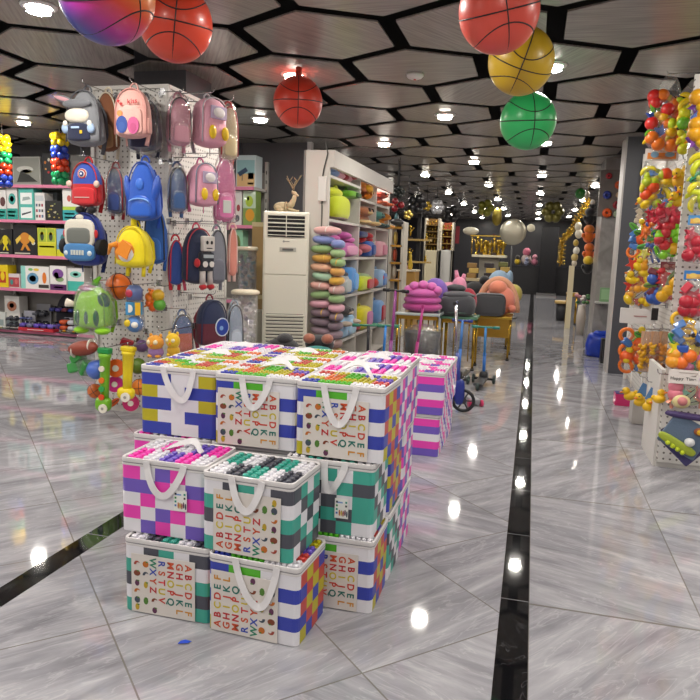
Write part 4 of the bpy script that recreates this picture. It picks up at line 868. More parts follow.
for i, (x, y, r_, kd, col, lab) in enumerate(((116, 368, 9, 'disc', '#e8661a', 'orange toy disc beside the yellow toy golf set'), (115, 384, 8, 'disc', '#d8268c', 'magenta toy disc under the orange toy disc'), (95, 391, 8, 'basketball', '#d06a2a', 'small orange-brown toy basketball left of the green golf set'),
        (140, 387, 9, 'basketball', '#e8801a', 'bright orange toy ball right of the yellow golf set'), (131, 403, 8, 'disc', '#c8246a', 'crimson toy disc low at the tower foot'), (113, 403, 6, 'leaf', '#e0601a', 'slim orange toy paddle by the green golf set'), (138, 366, 9, 'ball', '#5a7a1e', 'olive green toy ball behind the yellow golf set'), (127, 343, 9, 'block', '#a01c2a', 'dark red toy block above the yellow golf set'), (142, 346, 7, 'ball', '#6a4a7a', 'purple-grey toy ball left of the orange and purple plush'))):
    Y = 4.98+.03*i; c = P(x, y, Y); s = scale_at(x, y, Y)
    t = thing('net_toy', lab, 'toy', c, 0, GL)
    o = link(NICE[kd], toy_mesh(kd, col), t); o.scale = (r_*s/.055,)*3; o.rotation_euler = (0, .5*i, .4)
    b = MB(); b.tube([(0, .0, r_*s*.9), (0, .05, r_*s+.06)], .003, M('#aaa', .5), 6); b.build('hanging_cord', t)
    peg_hook(c.z+r_*s+.06, c.x, PYF, c.x, Y+.05, lab)
# ------------------------------------------------------------------ canisters, cartons, air conditioner, deer
def canister(label, x0, x1, yt, Y, zb, cols):
    a = P(x0, yt, Y); c = P(x1, yt, Y); r = (c.x-a.x)/2; cx = (a.x+c.x)/2; H = a.z-zb
    t = thing('clear_canister', label, 'canister', (cx, Y, zb), 0, 'clear toy canisters beside the air conditioner')
    b = MB(); b.lathe([(0, 0), (r*.9, 0), (r*.93, .03), (r*.93, H-.03), (r*.9, H-.03), (r*.9, .04), (0, .04)], FILM(), 24); b.build('tub', t)
    b = MB(); b.lathe([(0, H-.035), (r*1.02, H-.035), (r*1.06, H-.02), (r*1.04, H-.004), (r*.9, H+.008), (0, H+.008)], M('#ded2ba', .4), 28); b.build('lid', t)
    rr = random.Random(len(label)); n = 34
    for i in range(n):
        z = .07+(H-.16)*i/n; aa = i*2.4; q = r*.58; s = .05
        o = link('toy_block', toy_mesh('block', cols[i % len(cols)]), t, None, (q*math.cos(aa), q*math.sin(aa), z)); o.rotation_euler = (rr.random()*3, rr.random()*3, rr.random()*3); o.scale = (r/.16,)*3
b = MB(); pA = P(247, 330, 7.05); b.box((0, 0, .4), (.36, .3, .8), M('#d6d2c8', .5), bev=.004); o = b.build('display_plinth'); o.location = (pA.x-.05, 7.18, 0); tag(o, 'white plinth under the rear clear canister', 'plinth')
canister('rear clear canister of blue and pink pieces with cream lid, standing on a plinth', 238, 257, 247, 7.14, .802, ['#4a6a8a', '#7a8aa0', '#a08a9a', '#5a5a72', '#3a8aa0'])
canister('tall front clear canister of grey and violet pieces with cream lid', 233, 258, 290, 6.35, .0, ['#8f8a98', '#b0aab8', '#76708a', '#a89cb0', '#c9c0c4'])
for i, (x0, x1, y0, y1, lab) in enumerate(((254, 264, 222, 294, 'upper brown cardboard carton'), (253, 264, 294, 352, 'lower brown cardboard carton'))):
    a = P(x0, y0, 7.45); c = P(x1, y1, 7.45)
    zb = 0 if i == 1 else P(x0, 294, 7.45).z; zt = a.z if i == 0 else P(x0, 294, 7.45).z-.003; t = thing('carton', lab+' standing between the canisters and the air conditioner', 'carton', ((a.x+c.x)/2+.05, 7.6, zb))
    b = MB(); b.box((0, 0, (zt-zb)/2), (.3, .26, zt-zb-.002), M('#a08558', .8), bev=.004); b.build('carton_body', t)
    b = MB(); b.box((0, -.131, (zt-zb)*.97), (.3, .002, .05), M('#c4b58c', .4)); b.build('packing_tape', t)
AY = 6.72; a = P(264, 211, AY); c = P(310, 212, AY); aw = c.x-a.x; ah = a.z; aw = 45.5*scale_at(287, 280, AY); ac = thing('air_conditioner', 'white floor-standing air conditioner with black louvres, deer figurine on top', 'air conditioner', ((a.x+c.x)/2-.06, AY+.17, 0), .33)
ACW = M('#d9d6c6', .35, coat=.2); dpt = .34; y0 = -dpt/2
b = MB(); b.box((0, 0, ah/2), (aw, dpt, ah), ACW, bev=.015); b.build('cabinet', ac)
def acz(py): return P(287, py, AY).z
zt, zb = acz(214.5), acz(237)
b = MB(); b.box((0, y0-.001, (zt+zb)/2), (aw*.80, .02, zt-zb), M('#0e0e10', .6)); 
lg = b.build('louvre_opening', ac)
for i in range(6):
    z = zt-(zt-zb)*(i+.12)/5.6
    b = MB(); b.box((0, y0-.012, z), (aw*.8, .022, .005 if i % 2 else .013), ACW, rx=.2); b.build('louvre_blade', lg)
b = MB(); b.box((0, y0-.012, (zt+zb)/2), (.008, .02, zt-zb), ACW); b.build('centre_rib', lg)
zf = acz(275)
for n, z0, z1 in (('upper_panel', zf+.004, zb-.02), ('lower_panel', .04, zf-.004)):
    b = MB(); b.box((0, y0-.005, (z0+z1)/2), (aw*.93, .012, z1-z0), ACW, bev=.004); pnl = b.build(n, ac)
    if n == 'upper_panel':
        zz = acz(249.5); b = MB(); b.box((.02, y0-.013, zz), (aw*.36, .006, .045), M('#a9a79c', .4), bev=.002); b.box((.02, y0-.017, zz), (aw*.24, .003, .022), M('#5a5a58', .3)); b.build('display_panel', pnl)
        zz = acz(241.5); b = MB(); b.box((.0, y0-.0125, zz), (aw*.15, .004, .009), M('#84827c', .4), ry=0); b.disc((-aw*.05, y0-.0135, zz), .008, .012, M('#84827c', .4)); b.build('maker_mark', pnl)
    else:
        zt2, zb2 = acz(314), acz(352)
        b = MB(); b.box((0, y0-.0115, (zt2+zb2)/2), (aw*.82, .004, zt2-zb2), M('#4a4843', .6)); gr = b.build('intake_grille', pnl)
        for i in range(11):
            b = MB(); z = zt2-(zt2-zb2)*(i+.5)/11; b.box((0, y0-.017, z), (aw*.84, .016, (zt2-zb2)/20), ACW, rx=.3); b.build('grille_slat', gr)
# deer
s = scale_at(290, 200, AY+.15); dz = ah+.003; rxm = ac.location.x; dq = P(275, 209, AY+.17)
t = thing('deer_figurine', 'beige reclining deer figurine with branching antlers on top of the air conditioner', 'figurine', (P(288, 209, AY+.17).x, AY+.17, dz))
BE = M('#b9a684', .6); BL = M('#8a7557', .6); b = MB()
b.ell((-6*s, 0, 5.0*s), (9.5*s, 4*s, 5*s), BE, seg=20, rings=12); b.ell((-9*s, -.01, 3.6*s), (5*s, 4.4*s, 3.5*s), BE)
b.tube([(0, 0, 5*s), (4*s, 0, 8*s), (6.5*s, -.005, 13*s), (7.5*s, -.01, 17*s)], [4*s, 3.2*s, 2.3*s, 1.9*s], BE, 12)
b.ell((7*s, -.015, 18.3*s), (3.2*s, 2.2*s, 2.2*s), BE, rot=Matrix.Rotation(.5, 3, 'Y')); b.ell((10*s, -.02, 16.6*s), (1.9*s, 1.3*s, 1.3*s), BE, rot=Matrix.Rotation(.5, 3, 'Y'))
b.tube([(2*s, -.03, 3*s), (9*s, -.04, 1.2*s), (13*s, -.04, 1.0*s)], [2*s, 1.2*s, .9*s], BE, 8); b.tube([(-3*s, -.05, 1.6*s), (-10*s, -.06, 1.2*s)], [1.6*s, 1*s], BE, 8)
b.build('body', t)
b = MB(); b.tube([(-2.2*s, 0, 0.9*s)]+[(-2.2*s+.4*s*math.sin(a), 4.15*s*math.cos(a), 5.2*s+4.9*s*math.sin(a)) for a in [-.6+ (pi+1.2)*i/12 for i in range(13)]], .5*s, BL, 6); b.build('harness_band', t, 'brown band')
for q in (-1, 1):
    b = MB(); b.ell((5.5*s, q*2.4*s-.01, 20*s), (.9*s, 1.7*s, 1*s), BE); b.build('ear', t)
    b = MB(); x, y = 6*s, q*1.2*s
    main = [(x, y-.01, 20*s), (x-q*2*s-1*s, y+q*1.5*s, 25*s), (x-q*5.5*s-1*s, y+q*2*s, 30*s), (x-q*9*s, y+q*2*s, 36*s)]
    b.tube(main, [.9*s, .8*s, .6*s, .25*s], BL, 7)
    for f, dx, dzz in ((1, 3.2, 6), (1, -3, 5), (2, 3.4, 5.5), (2, -3.4, 3.6)):
        p = Vector(main[f]); b.tube([p, p+Vector((dx*.5*s, q*.5*s, dzz*.4*s)), p+Vector((dx*s, q*.8*s, dzz*s))], [.6*s, .45*s, .2*s], BL, 6)
    b.build('antler', t, 'brown antler')
#NEXT
# ------------------------------------------------------------------ hanging inflatable basketballs
def inflatable(label, px, py, wpx, col, rot, top=None, swirl=None):
    z = 2.74; d = .42; lo, hi = 2.0, 8.0
    for _ in range(40):
        Y = (lo+hi)/2
        if wpx*scale_at(px, py, Y) > d: hi = Y
        else: lo = Y
    c = P(px, py, Y); r = wpx/2*scale_at(px, py, Y)
    t = thing('inflatable_ball', label, 'ball', (c.x, c.y, c.z-r*1.02), 0, 'inflatable basketballs hanging from the ceiling'); rm = Matrix.Rotation(rot[2], 3, 'Z') @ Matrix.Rotation(rot[1], 3, 'Y') @ Matrix.Rotation(rot[0], 3, 'X')
    cc = Vector((0, 0, r*1.02)); sq = Vector((1, 1, 1.02)); b = MB()
    if swirl:
        m, nt, pb_ = nodes_of('swirled_vinyl'); tc = nt.nodes.new('ShaderNodeTexCoord'); mp = nt.nodes.new('ShaderNodeMapping'); mp.inputs['Rotation'].default_value = (.3, .9, .2)
        nt.links.new(tc.outputs['Generated'], mp.inputs['Vector']); s = nt.nodes.new('ShaderNodeSeparateXYZ'); nt.links.new(mp.outputs[0], s.inputs[0])
        nt.links.new(ramp(nt, s.outputs[0], [(.30, '#2a2f9a'), (.5, '#b02a8c'), (.75, '#d8402c'), (1, '#e8862a')]), pb_.inputs['Base Color']); pb_.inputs['Roughness'].default_value = .3; pb_.inputs['Coat Weight'].default_value = .4
    else: m = M(col, .36, coat=.15)
    b.ell(cc, (r, r, r*1.02), m, seg=40, rings=28); b.build('vinyl_shell', t)
    dk = M('#241c1c', .5); R1 = r*1.002
    def line(fn):
        b = MB(); pts = [cc+rm @ (fn(2*pi*i/48).normalized()*R1) for i in range(49)]; b.tube(pts, r*.018, dk, 6); b.build('seam_line', t)
    line(lambda a: Vector((math.cos(a), math.sin(a), 0))); line(lambda a: Vector((0, math.cos(a), math.sin(a))))
    for s in (-1, 1):
        line(lambda a, s=s: Vector((math.cos(a), math.sin(a), s*(.30+.62*math.cos(a)**2))))
    b = MB(); b.lathe([(0, r*1.98), (r*.15, r*2.0), (r*.12, r*2.16), (r*.13, r*2.36), (0, r*2.38)], m, 14); b.build('valve_neck', t)
    b = MB(); b.cyl((0, 0, r*2.36), (0, 0, CEIL-t.location.z), .003, M('#c9c4bc', .5), 6); b.build('hanging_string', t)
inflatable('orange-red inflatable basketball at upper left, second from left edge', 176, 24, 72, '#d8452c', (.2, .1, .5))
inflatable('smaller red inflatable basketball hanging lower, between backpack tower and yellow ball', 298, 102, 49, '#d8402c', (.1, .0, .35))
inflatable('coral red inflatable basketball cut by the top edge, above the yellow one', 499, 11, 80, '#dc5040', (.3, -.25, .2))
inflatable('mustard yellow inflatable basketball between the coral and green ones', 521, 61, 65, '#c4a01e', (.5, .3, .2))
inflatable('green inflatable basketball hanging lowest below the yellow one', 528, 121, 55, '#2fb563', (.15, -.05, .25))
inflatable('purple and orange swirled inflatable ball cut by the top edge at left', 107, -6, 94, '#8a3aa0', (.2, -.4, 1.2), swirl=True)
# ------------------------------------------------------------------ plush shelving unit
UX = -2.19; UY0, UY1 = 7.25, 10.45; UD = [8.66, 9.6]; UT = 2.56; GW = '#cfcac2'
t = thing('plush_shelving', 'grey-white open shelving full of plush toys, right of the air conditioner', 'shelving', (-2.5, (UY0+UY1)/2, 0))
um = M(GW, .5); ui = M('#8f8a86', .6); tx, ty = t.location.x, t.location.y
def ub(name, c, d, m=um): b = MB(); b.box((c[0]-tx, c[1]-ty, c[2]), d, m); return b.build(name, t)
sp = ub('side_panel', (UX-.135, UY0+.02, UT/2), (.27, .04, UT)); ub('side_panel', (UX-.135, UY1, UT/2), (.27, .04, UT))
ub('back_panel', (UX-.285, (UY0+UY1)/2, UT/2), (.02, UY1-UY0, UT), ui); ub('header_board', (UX+.026, (UY0+UY1)/2, UT-.09), (.05, UY1-UY0, .18))
UZ = [.06, .42, .96, 1.42, 1.84]
for z in UZ: ub('shelf_board', (UX-.14, (UY0+UY1)/2, z-.015), (.265, UY1-UY0-.04, .03))
ub('shelf_board', (UX-.14, (UD[0]+UY1)/2, 2.17-.015), (.265, UY1-UD[0]-.04, .03)); ub('shelf_board', (UX-.14, (UY0+UD[0])/2+.01, 2.31-.015), (.265, UD[0]-UY0-.06, .03))
for y in UD: ub('divider', (UX-.14, y, UT/2), (.265, .03, UT-.02))
p = P(323, 189, UY0); t = thing('wall_sensor_box', 'small white box with grey cable on the plush shelving side', 'electrical box', (p.x, UY0-.022, p.z-.13))
b = MB(); b.box((0, 0, .13), (.09, .04, .26), M('#dedbd6', .4), bev=.008); b.build('casing', t)
b = MB(); b.tube([(0, -.0, .26), (.01, 0, .34), (.05, .0, .5), (.02, 0, .62)], .007, M('#55524e', .6), 6); b.tube([(0, 0, 0), (0, .0, -.3), (.01, 0, -.62)], .007, M('#55524e', .6), 6); b.build('cable', t)
# rolled cushions in a stack against the panel
tiers = [('#d8a8a4', 'pale pink'), ('#7d8ac0', 'periwinkle blue'), ('#8fae72', 'sage green'), ('#c79a45', 'mustard'), ('#d9a98c', 'peach'), ('#9fc0a4', 'mint'), ('#d8a49a', 'salmon'), ('#8aa872', 'moss green'), ('#cf9aa8', 'rose pink'), ('#7f6a74', 'mauve'), ('#776670', 'dark mauve'), ('#86727c', 'dusky mauve'), ('#8c6f6a', 'brown mauve'), ('#d8b84a', 'yellow'), ('#c8a860', 'ochre'), ('#ccb04c', 'straw yellow'), ('#c79aa0', 'dusty pink'), ('#5a5560', 'charcoal')]
alt = {2: '#9ab580', 3: '#8fae72', 4: '#cf9a50', 5: '#d8a840', 6: '#c9a09a', 13: '#dcc060'}
ztop = P(325, 226, 7.05).z; nt_ = len(tiers); stp = ztop/nt_
for i, (col, nm) in enumerate(tiers):
    z = ztop-stp*(i+.5)
    for k, (x, nm2) in enumerate(((P(321.5+(i % 2), 260, 7.05).x, 'left'), (P(336.5, 260, 7.05).x, 'right'))):
        if i == 0 and k == 1: continue
        ww = stp*(1.25 if k == 0 else .74) if i else stp*1.5
        cx = x if i else x+.05
        ct = alt.get(i, col) if k else col
        t = thing('rolled_cushion', f"{nm} rolled cushion, {nm2} side, tier {i+1} from the top of the stack" if i else 'pale pink rolled plush cushion lying across the very top of the cushion stack', 'cushion', (cx, 7.09, z-stp*.5-(stp*.4 if k and i < nt_-1 else 0)), (0, R.uniform(-.12, .12), R.uniform(-.15, .15)), 'rolled plush cushions stacked by the air conditioner')
        b = MB(); b.ell((0, 0, stp*.5), (ww*1.02, .13, stp*.49), FB(ct), e=.8, seg=22, rings=12, jit=.06); b.build('cushion_roll', t)
        if i % 3 == 0:
            b = MB(); b.tube([(ww*.2, .132*math.cos(a)*.96, stp*.5+stp*.485*math.sin(a)) for a in [2*pi*j/16 for j in range(17)]], .007, M('#d8b04a' if i % 2 else '#e0d4cc', .6), 6); b.build('tie_ribbon', t)
# plush in the compartments ---------------------------------------------------
GP = 'plush toys on the grey-white shelving'
def fz(z): 
    best = max((s for s in UZ if s <= z+.15), default=UZ[0]); return best+.001
def plush(label, x, y0, y1, wpx, build, cat='plush toy', name='plush_toy', X=None, zb=None, group=GP):
    """x = middle pixel, y0..y1 vertical pixel extent, stands on the shelf below"""
    X = X or UX-.125; c = PX(x, (y0+y1)/2, UX-.03); s = scale_at(x, (y0+y1)/2, c.y); ya = PX(x-wpx*.7, y0, UX-.03).y; yb = PX(x+wpx*.7, y0, UX-.03).y; h = (y1-y0)*s*1.12; c.y = min(c.y, UY1-.15)
    for lo_, hi_ in ((UY0+.05, UD[0]-.03), (UD[0]+.03, UD[1]-.03), (UD[1]+.03, UY1-.04)):
        if lo_-.051 <= c.y <= hi_+.031 and yb > lo_+.08 and ya < hi_-.08 and not (ya > lo_ and yb < hi_ and False): ya = max(ya, lo_); yb = min(yb, hi_)
    c.y = (ya+yb)/2; c.x = X; w = max(.12, (yb-ya)*.95); zz = c.z-h/2 if zb is None else zb
    UZL = UZ+[2.31 if c.y < UD[0] else 2.17]
    for q in UZL:
        if -.16 < zz-q < .13: zz = q+.002
    for q in UZL+[UT-.02]:
        if zz < q-.05 < zz+h*1.03: h = min(h, (q-.05-zz)/1.06-.02)
    t = thing(name, label, cat, (c.x, c.y, zz), pi/2, group); build(t, w, h); return t
def pt(t, name, fn): b = MB(); fn(b); return b.build(name, t)
def cube(col, col2=None, lab='front_panel'):
    def f(t, w, h):
        pt(t, 'body', lambda b: b.ell((0, 0, h/2), (w/2, .14, h/2), FB(col), e=.45))
        if col2: pt(t, lab, lambda b: b.ell((w*.15, -.135, h*.45), (w*.26, .03, h*.33), FB(col2), e=.5))
        pt(t, 'carry_handle', lambda b: b.tube([(.05*math.cos(a), 0, h+.03*math.sin(a)) for a in [pi*i/8 for i in range(9)]], .01, FB(col), 6))
    return f
def roll(*cols):
    def f(t, w, h):
        n = len(cols)
        for i, c in enumerate(cols): pt(t, 'plush_arm', lambda b: b.ell((w*(-.5+(i+.5)/n), -.05*(i % 2), h*(.35+.3*(i % 2))), (w/n*.5, .12, h*.34), FB(c), jit=.05))
    return f
def beast(col, belly, ear=None):
    def f(t, w, h):
        pt(t, 'body', lambda b: b.ell((0, .02, h*.36), (w*.5, .12, h*.36), FB(col), jit=.05))
        pt(t, 'head', lambda b: b.ell((-w*.1, -.05, h*.72), (w*.34, .14, h*.27), FB(col)))
        pt(t, 'muzzle', lambda b: b.ell((-w*.1, -.15, h*.66), (w*.17, .05, h*.11), FB(belly)))
        for s in (-1, 1):
            pt(t, 'ear', lambda b: b.ell((-w*.1+s*w*.26, -.03, h*.94), (w*.1, .04, h*.1), FB(ear or col)))
            pt(t, 'eye', lambda b: b.sph((-w*.1+s*w*.11, -.17, h*.78), w*.035, M('#181618', .3), 8))
            pt(t, 'paw', lambda b: b.ell((s*w*.34, -.14, h*.14), (w*.15, .1, h*.13), FB(belly)))
    return f
roller = [('pale pink plush roll, upper of the wrapped bundle in the top left compartment', 342, 163, 180, 10, ('#d8a0ac',)), ('rose plush roll beside the red one in top left compartment', 350, 167, 181, 7, ('#dc9aa6',)), ('light blue plush roll under the pale pink one, top left compartment', 337, 171, 187, 7, ('#7f9ac8',)), ('dark red plush bundle at the right of the top left compartment', 350, 177, 191, 9, ('#9a1c28', '#a82430'))]
for lab, x, y0, y1, wp, cols in roller: plush(lab, x, y0, y1, wp, roll(*cols))
def bucket(t, w, h):
    pt(t, 'body', lambda b: b.ell((0, 0, h*.41), (w*.47, .14, h*.4), FB('#c9d61c'), e=.6, jit=.04)); pt(t, 'hood', lambda b: b.ell((-w*.2, 0, h*.82), (w*.34, .125, h*.18), FB('#d2dc22'), jit=.06))
    for s in (-1, 1): pt(t, 'ear', lambda b: b.tube([(-w*.2+s*w*.15, 0, h*.94), (-w*.2+s*w*.24, 0, h*1.05)], .03, FB('#c9d61c'), 8))
    pt(t, 'skirt', lambda b: b.ell((0, 0, h*.07), (w*.46, .145, h*.06), FB('#6f5a50')))
plush('big lime yellow plush in the upper left compartment under the pink rolls', 342, 190, 224, 14, bucket)
plush('green box-shaped plush with dark round opening, top middle compartment', 357, 181, 198, 11, cube('#6fae2a', '#2f5a1c', 'round_opening'))
def snake(t, w, h):
    pt(t, 'body', lambda b: b.tube([(-w*.4, 0, h*.75), (-w*.15, -.03, h*.75), (w*.15, -.04, h*.7), (w*.3, -.05, h*.4), (w*.1, -.06, h*.34), (w*.38, -.05, h*.36)], [.05, .07, .08, .08, .08, .05], FB('#dd7f14'), 12)); pt(t, 'belly', lambda b: b.tube([(-w*.1, -.07, h*.7), (w*.12, -.1, h*.6), (w*.2, -.1, h*.4)], [.03, .05, .04], FB('#e0a81c'), 10))
plush('long orange and yellow plush drooping from the top middle compartment', 368, 172, 206, 14, snake)
plush('dark red plush at the far end of the top shelf', 383, 186, 198, 8, beast('#b03a22', '#c85a30'))
plush('brown plush bear lying with two cream paws, middle of the upper shelf', 363, 206, 223, 17, beast('#a0623c', '#cdb078'))
plush('teal plush with dark base at the right of the upper shelf', 378, 209, 226, 7, beast('#4f8a80', '#35504c'))
plush('navy plush cube under the brown bear', 362, 226, 237, 7, cube('#1f2f62'))
plush('orange slim plush at the far right of the upper shelf', 387, 212, 226, 5, beast('#c07a2a', '#d8a050'))
plush('upper magenta plush cushion, double roll at left of the middle shelf', 345, 232, 243, 17, roll('#c25aa0', '#b8529a', '#c868a8'))
plush('lower magenta plush cushion with pale pink front square', 348, 243, 256, 20, cube('#b5529a', '#d890b4'))
plush('salmon pink long plush lying right of the magenta cushions', 362, 246, 258, 10, roll('#c8707c', '#c06a78'))
plush('bright red plush pair on the middle shelf behind the blue box plush', 371, 231, 243, 12, roll('#b01c26', '#a01822', '#b82430'))
plush('royal blue box plush on the middle shelf under the red plush', 372, 242, 256, 8, cube('#3560b0', '#2a4c92'))
plush('pale pink box plush at the right end of the middle shelf', 381, 241, 255, 6, cube('#d89aa8', '#c87a90'))
plush('sky blue box plush with rolled top, left of the lower shelf', 354, 271, 294, 9, cube('#4f8fd0', '#6aa4dc'))
plush('grey box plush left of the sky blue one on the lower shelf', 343, 276, 294, 8, cube('#8f9698', '#a9b0b0'))
plush('black round plush behind the grey and sky blue boxes', 345, 268, 278, 8, roll('#1e2030'), X=UX-.12)
plush('lime green plush with red round roll, middle of the lower shelf', 368, 279, 292, 13, cube('#c2d21e', '#b01c2a', 'red_roll'))
plush('small sage plush on top of the lime green and red one', 369, 271, 279, 8, roll('#8fa878'))
plush('white and blue plush at the right of the lower shelf', 384, 272, 288, 8, cube('#8fb0d0', '#5a84c0'))
plush('red plush clown-like roll right of the sage plush', 380, 265, 279, 7, roll('#b02a22', '#c83a2a'))
plush('pale blue soft plush box on the lowest visible shelf, left', 349, 322, 342, 14, cube('#8fb8d8', '#a4c6e0'))
plush('dark grey and cream plush behind the pale blue soft box', 346, 306, 324, 9, beast('#3a3436', '#b9a898'), X=UX-.12)
plush('red round plush cushion right of the pale blue soft box', 358, 326, 338, 6, roll('#b0202a'))
plush('yellow plush arch with pink ball on the lowest visible shelf', 369, 310, 330, 13, cube('#d6cc1e', '#b86aa0', 'pink_ball'))
plush('blue and red plush at the right of the lowest visible shelf', 382, 308, 328, 8, cube('#6a96c8', '#a82030'))
# dark plush before the air conditioner, resting on the rear boxes ------------
YB_ = 4.45; zt_ = 0
def stool_block(label, cx, y, h):
    t = thing('display_stool', label, 'stool', (cx, y, 0)); pt(t, 'seat', lambda b: b.box((0, 0, h-.02), (.28, .28, .04), M('#8a7a66', .6), bev=.006))
    for sx in (-1, 1):
        for sy in (-1, 1): pt(t, 'leg', lambda b: b.box((sx*.12, sy*.12, (h-.04)/2), (.03, .03, h-.04), M('#8a7a66', .6)))
    return h
for lab, x, y0, y1, wpx, kind in (('slumped black plush bag before the air conditioner grille', 283, 334, 352, 34, 0), ('plush with two brown round ears and teal bib, right of the slumped black bag', 319, 333, 352, 30, 1)):
    Yb = 5.9; c = P(x, y1+2, Yb); s = scale_at(x, y0, Yb); w = wpx*s; h = (y1+2-y0)*s
    stool_block(('low brown stool under the ' + ('slumped black plush bag' if kind == 0 else 'brown-eared plush')), c.x, Yb, c.z-.001)
    t = thing('plush_bag' if kind == 0 else 'plush_toy', lab, 'plush bag' if kind == 0 else 'plush toy', c, .2, 'dark plush behind the stacked boxes')
    if kind == 0:
        pt(t, 'body', lambda b: (b.ell((0, 0, h*.4), (w*.5, .16, h*.42), FB('#18171a'), jit=.12), b.ell((w*.05, 0, h*.75), (w*.25, .13, h*.3), FB('#1c1b1f'), jit=.1)))
        pt(t, 'flap', lambda b: b.ell((-w*.3, -.06, h*.45), (w*.24, .1, h*.2), FB('#222024'), jit=.1))
    else:
        pt(t, 'body', lambda b: b.ell((0, .05, h*.45), (w*.5, .14, h*.45), FB('#26262a'), jit=.05))
        for q in (-.3, .3): pt(t, 'ear', lambda b: b.ell((q*w, -.1, h*.8), (w*.2, .07, h*.24), FB('#9a5f4a')))
        pt(t, 'bib', lambda b: b.ell((0, -.12, h*.28), (w*.46, .06, h*.2), FB('#2f8a86')))
        pt(t, 'bib_stripe', lambda b: b.ell((0, -.165, h*.24), (w*.3, .03, h*.08), FB('#c9d6d0')))
# ------------------------------------------------------------------ tables with plush in the aisle
GOLD = M('#c09a3a', .22, metal=1); GOLDP = M('#b8913a', .3, metal=.8)
def gold_table(label, x, y, w, d, h, top, legs=4, rz=0, name='gold_table', cat='table', group='gold-legged tables in the aisle', bars=0, ap=.05):
    t = thing(name, label, cat, (x, y, 0), rz, group)
    pt(t, 'table_top', lambda b: b.box((0, 0, h-.02), (w, d, .035), top, bev=.008))
    for sx in (-1, 1):
        for sy in (-1, 1): pt(t, 'leg', lambda b: (b.cyl((sx*(w/2-.03), sy*(d/2-.03), 0), (sx*(w/2-.03), sy*(d/2-.03), h-.037), .016, GOLD, 10), b.cyl((sx*(w/2-.03), sy*(d/2-.03), 0), (sx*(w/2-.03), sy*(d/2-.03), .03), .024, M('#222', .5), 10)))
    pt(t, 'apron', lambda b: b.box((0, -d/2+.02, h-.035-ap/2), (w-.06, .02, ap), GOLDP))
    for i in range(bars): pt(t, 'spindle', lambda b: b.cyl((-w/2+w*(i+1)/(bars+1), -d/2+.03, .12), (-w/2+w*(i+1)/(bars+1), -d/2+.03, h-.06), .008, GOLD, 8))
    return t
glass = M('#b9c4c2', .1, coat=.4)
T1 = P(418, 311, 8.5); z1 = .76
gold_table('gold-legged table with pale glass top under the pink shell cushion', T1.x, 9.0, .56, 1.1, z1, glass, bars=7)
T2 = P(456, 318, 8.9); gold_table('gold-legged table with green top under the dark grey plush bag', T2.x+.03, 9.15, .48, .5, .70, M('#4f7a5e', .35), bars=4)
T3 = P(490, 316, 10.0); gold_table('gold table with golden top nearest the aisle strip', P(492, 316, 10.0).x, 10.35, .56, .7, .635, M('#c9a640', .3, metal=.6), ap=.27)
T4 = P(505, 296, 11.6); gold_table('further gold table behind the nearest one, mostly hidden by coral plush', T4.x-.5, 11.7, 1.2, .8, .72, M('#c9a640', .3, metal=.6))
t = thing('waste_basket', 'dark mesh basket wrapped in clear film before the gold-legged glass table', 'basket', (P(422, 350, 8.15).x+.0, 8.15, 0), 0)
pt(t, 'basket_body', lambda b: b.lathe([(0, 0), (.17, 0), (.22, .56), (.2, .56), (.155, .02), (0, .02)], M('#2a2a2e', .5), 22)); pt(t, 'film_wrap', lambda b: b.lathe([(.2, .01), (.226, .3), (.236, .57), (.15, .63), (.05, .66)], FILM(), 22))
GT = 'plush piled on the gold tables'
def tplush(label, x, y0, y1, wpx, Y, zb, fn, cat='plush cushion', name='plush_cushion', rz=.1):
    c = P(x, y1, Y); s = scale_at(x, y0, Y); w = wpx*s; h = P(x, y0, Y).z-zb
    t = thing(name, label, cat, (c.x, Y, zb), rz, GT); fn(t, w, h); return t
def shell(t, w, h):
    for i in range(3): pt(t, 'shell_layer', lambda b: b.ell((0, 0, h*(.16+.22*i)), (w*.5*(1-.06*i), .24, h*.2), FB(('#b8468c', '#c254a0', '#c860a8')[i]), jit=.04))
    for i in range(5): 
        a = pi*(.1+.2*i); pt(t, 'shell_lobe', lambda b: b.ell((w*.36*math.cos(a), 0, h*(.62+.24*math.sin(a))), (w*.14, .17, h*.16), FB('#c85ca6')))
tplush('pink scalloped shell cushion on the glass table', 422, 281, 310, 40, 8.72, z1+.001, shell)
tplush('violet cushion edge showing behind the pink shell cushion', 435, 278, 300, 26, 9.1, z1+.001, lambda t, w, h: pt(t, 'body', lambda b: b.ell((0, 0, h*.5), (w*.5, .15, h*.5), FB('#7a5ab0'), jit=.05)))
def bunny(t, w, h):
    pt(t, 'body', lambda b: b.ell((0, 0, h*.4), (w*.5, .18, h*.4), FB('#d688a4'))); pt(t, 'head', lambda b: b.ell((w*.26, -.04, h*.66), (w*.24, .15, h*.3), FB('#d688a4')))
    pt(t, 'ear', lambda b: b.tube([(w*.2, 0, h*.85), (w*.14, 0, h*1.15)], [.04, .02], FB('#d688a4'), 8)); pt(t, 'ear', lambda b: b.tube([(w*.36, 0, h*.85), (w*.4, 0, h*1.05)], [.04, .02], FB('#d688a4'), 8))
tplush('rose pink plush animal lying behind the shell cushion', 450, 275, 300, 32, 9.35, z1+.001, bunny, 'plush toy', 'plush_toy')
def sack(col):
    def f(t, w, h):
        pt(t, 'body', lambda b: b.ell((0, 0, h*.42), (w*.5, .2, h*.44), FB(col), e=.6, jit=.06)); pt(t, 'ruffled_rim', lambda b: b.ell((0, 0, h*.8), (w*.47, .17, h*.16), FB(col), jit=.16)); pt(t, 'green_band', lambda b: b.ell((0, -.01, h*.15), (w*.505, .205, h*.05), FB('#3f5a50')))
    return f
tplush('dark grey ruffled plush bag on the green-topped table', 457, 290, 319, 35, 9.05, .701, sack('#45464b'), 'plush bag', 'plush_bag')
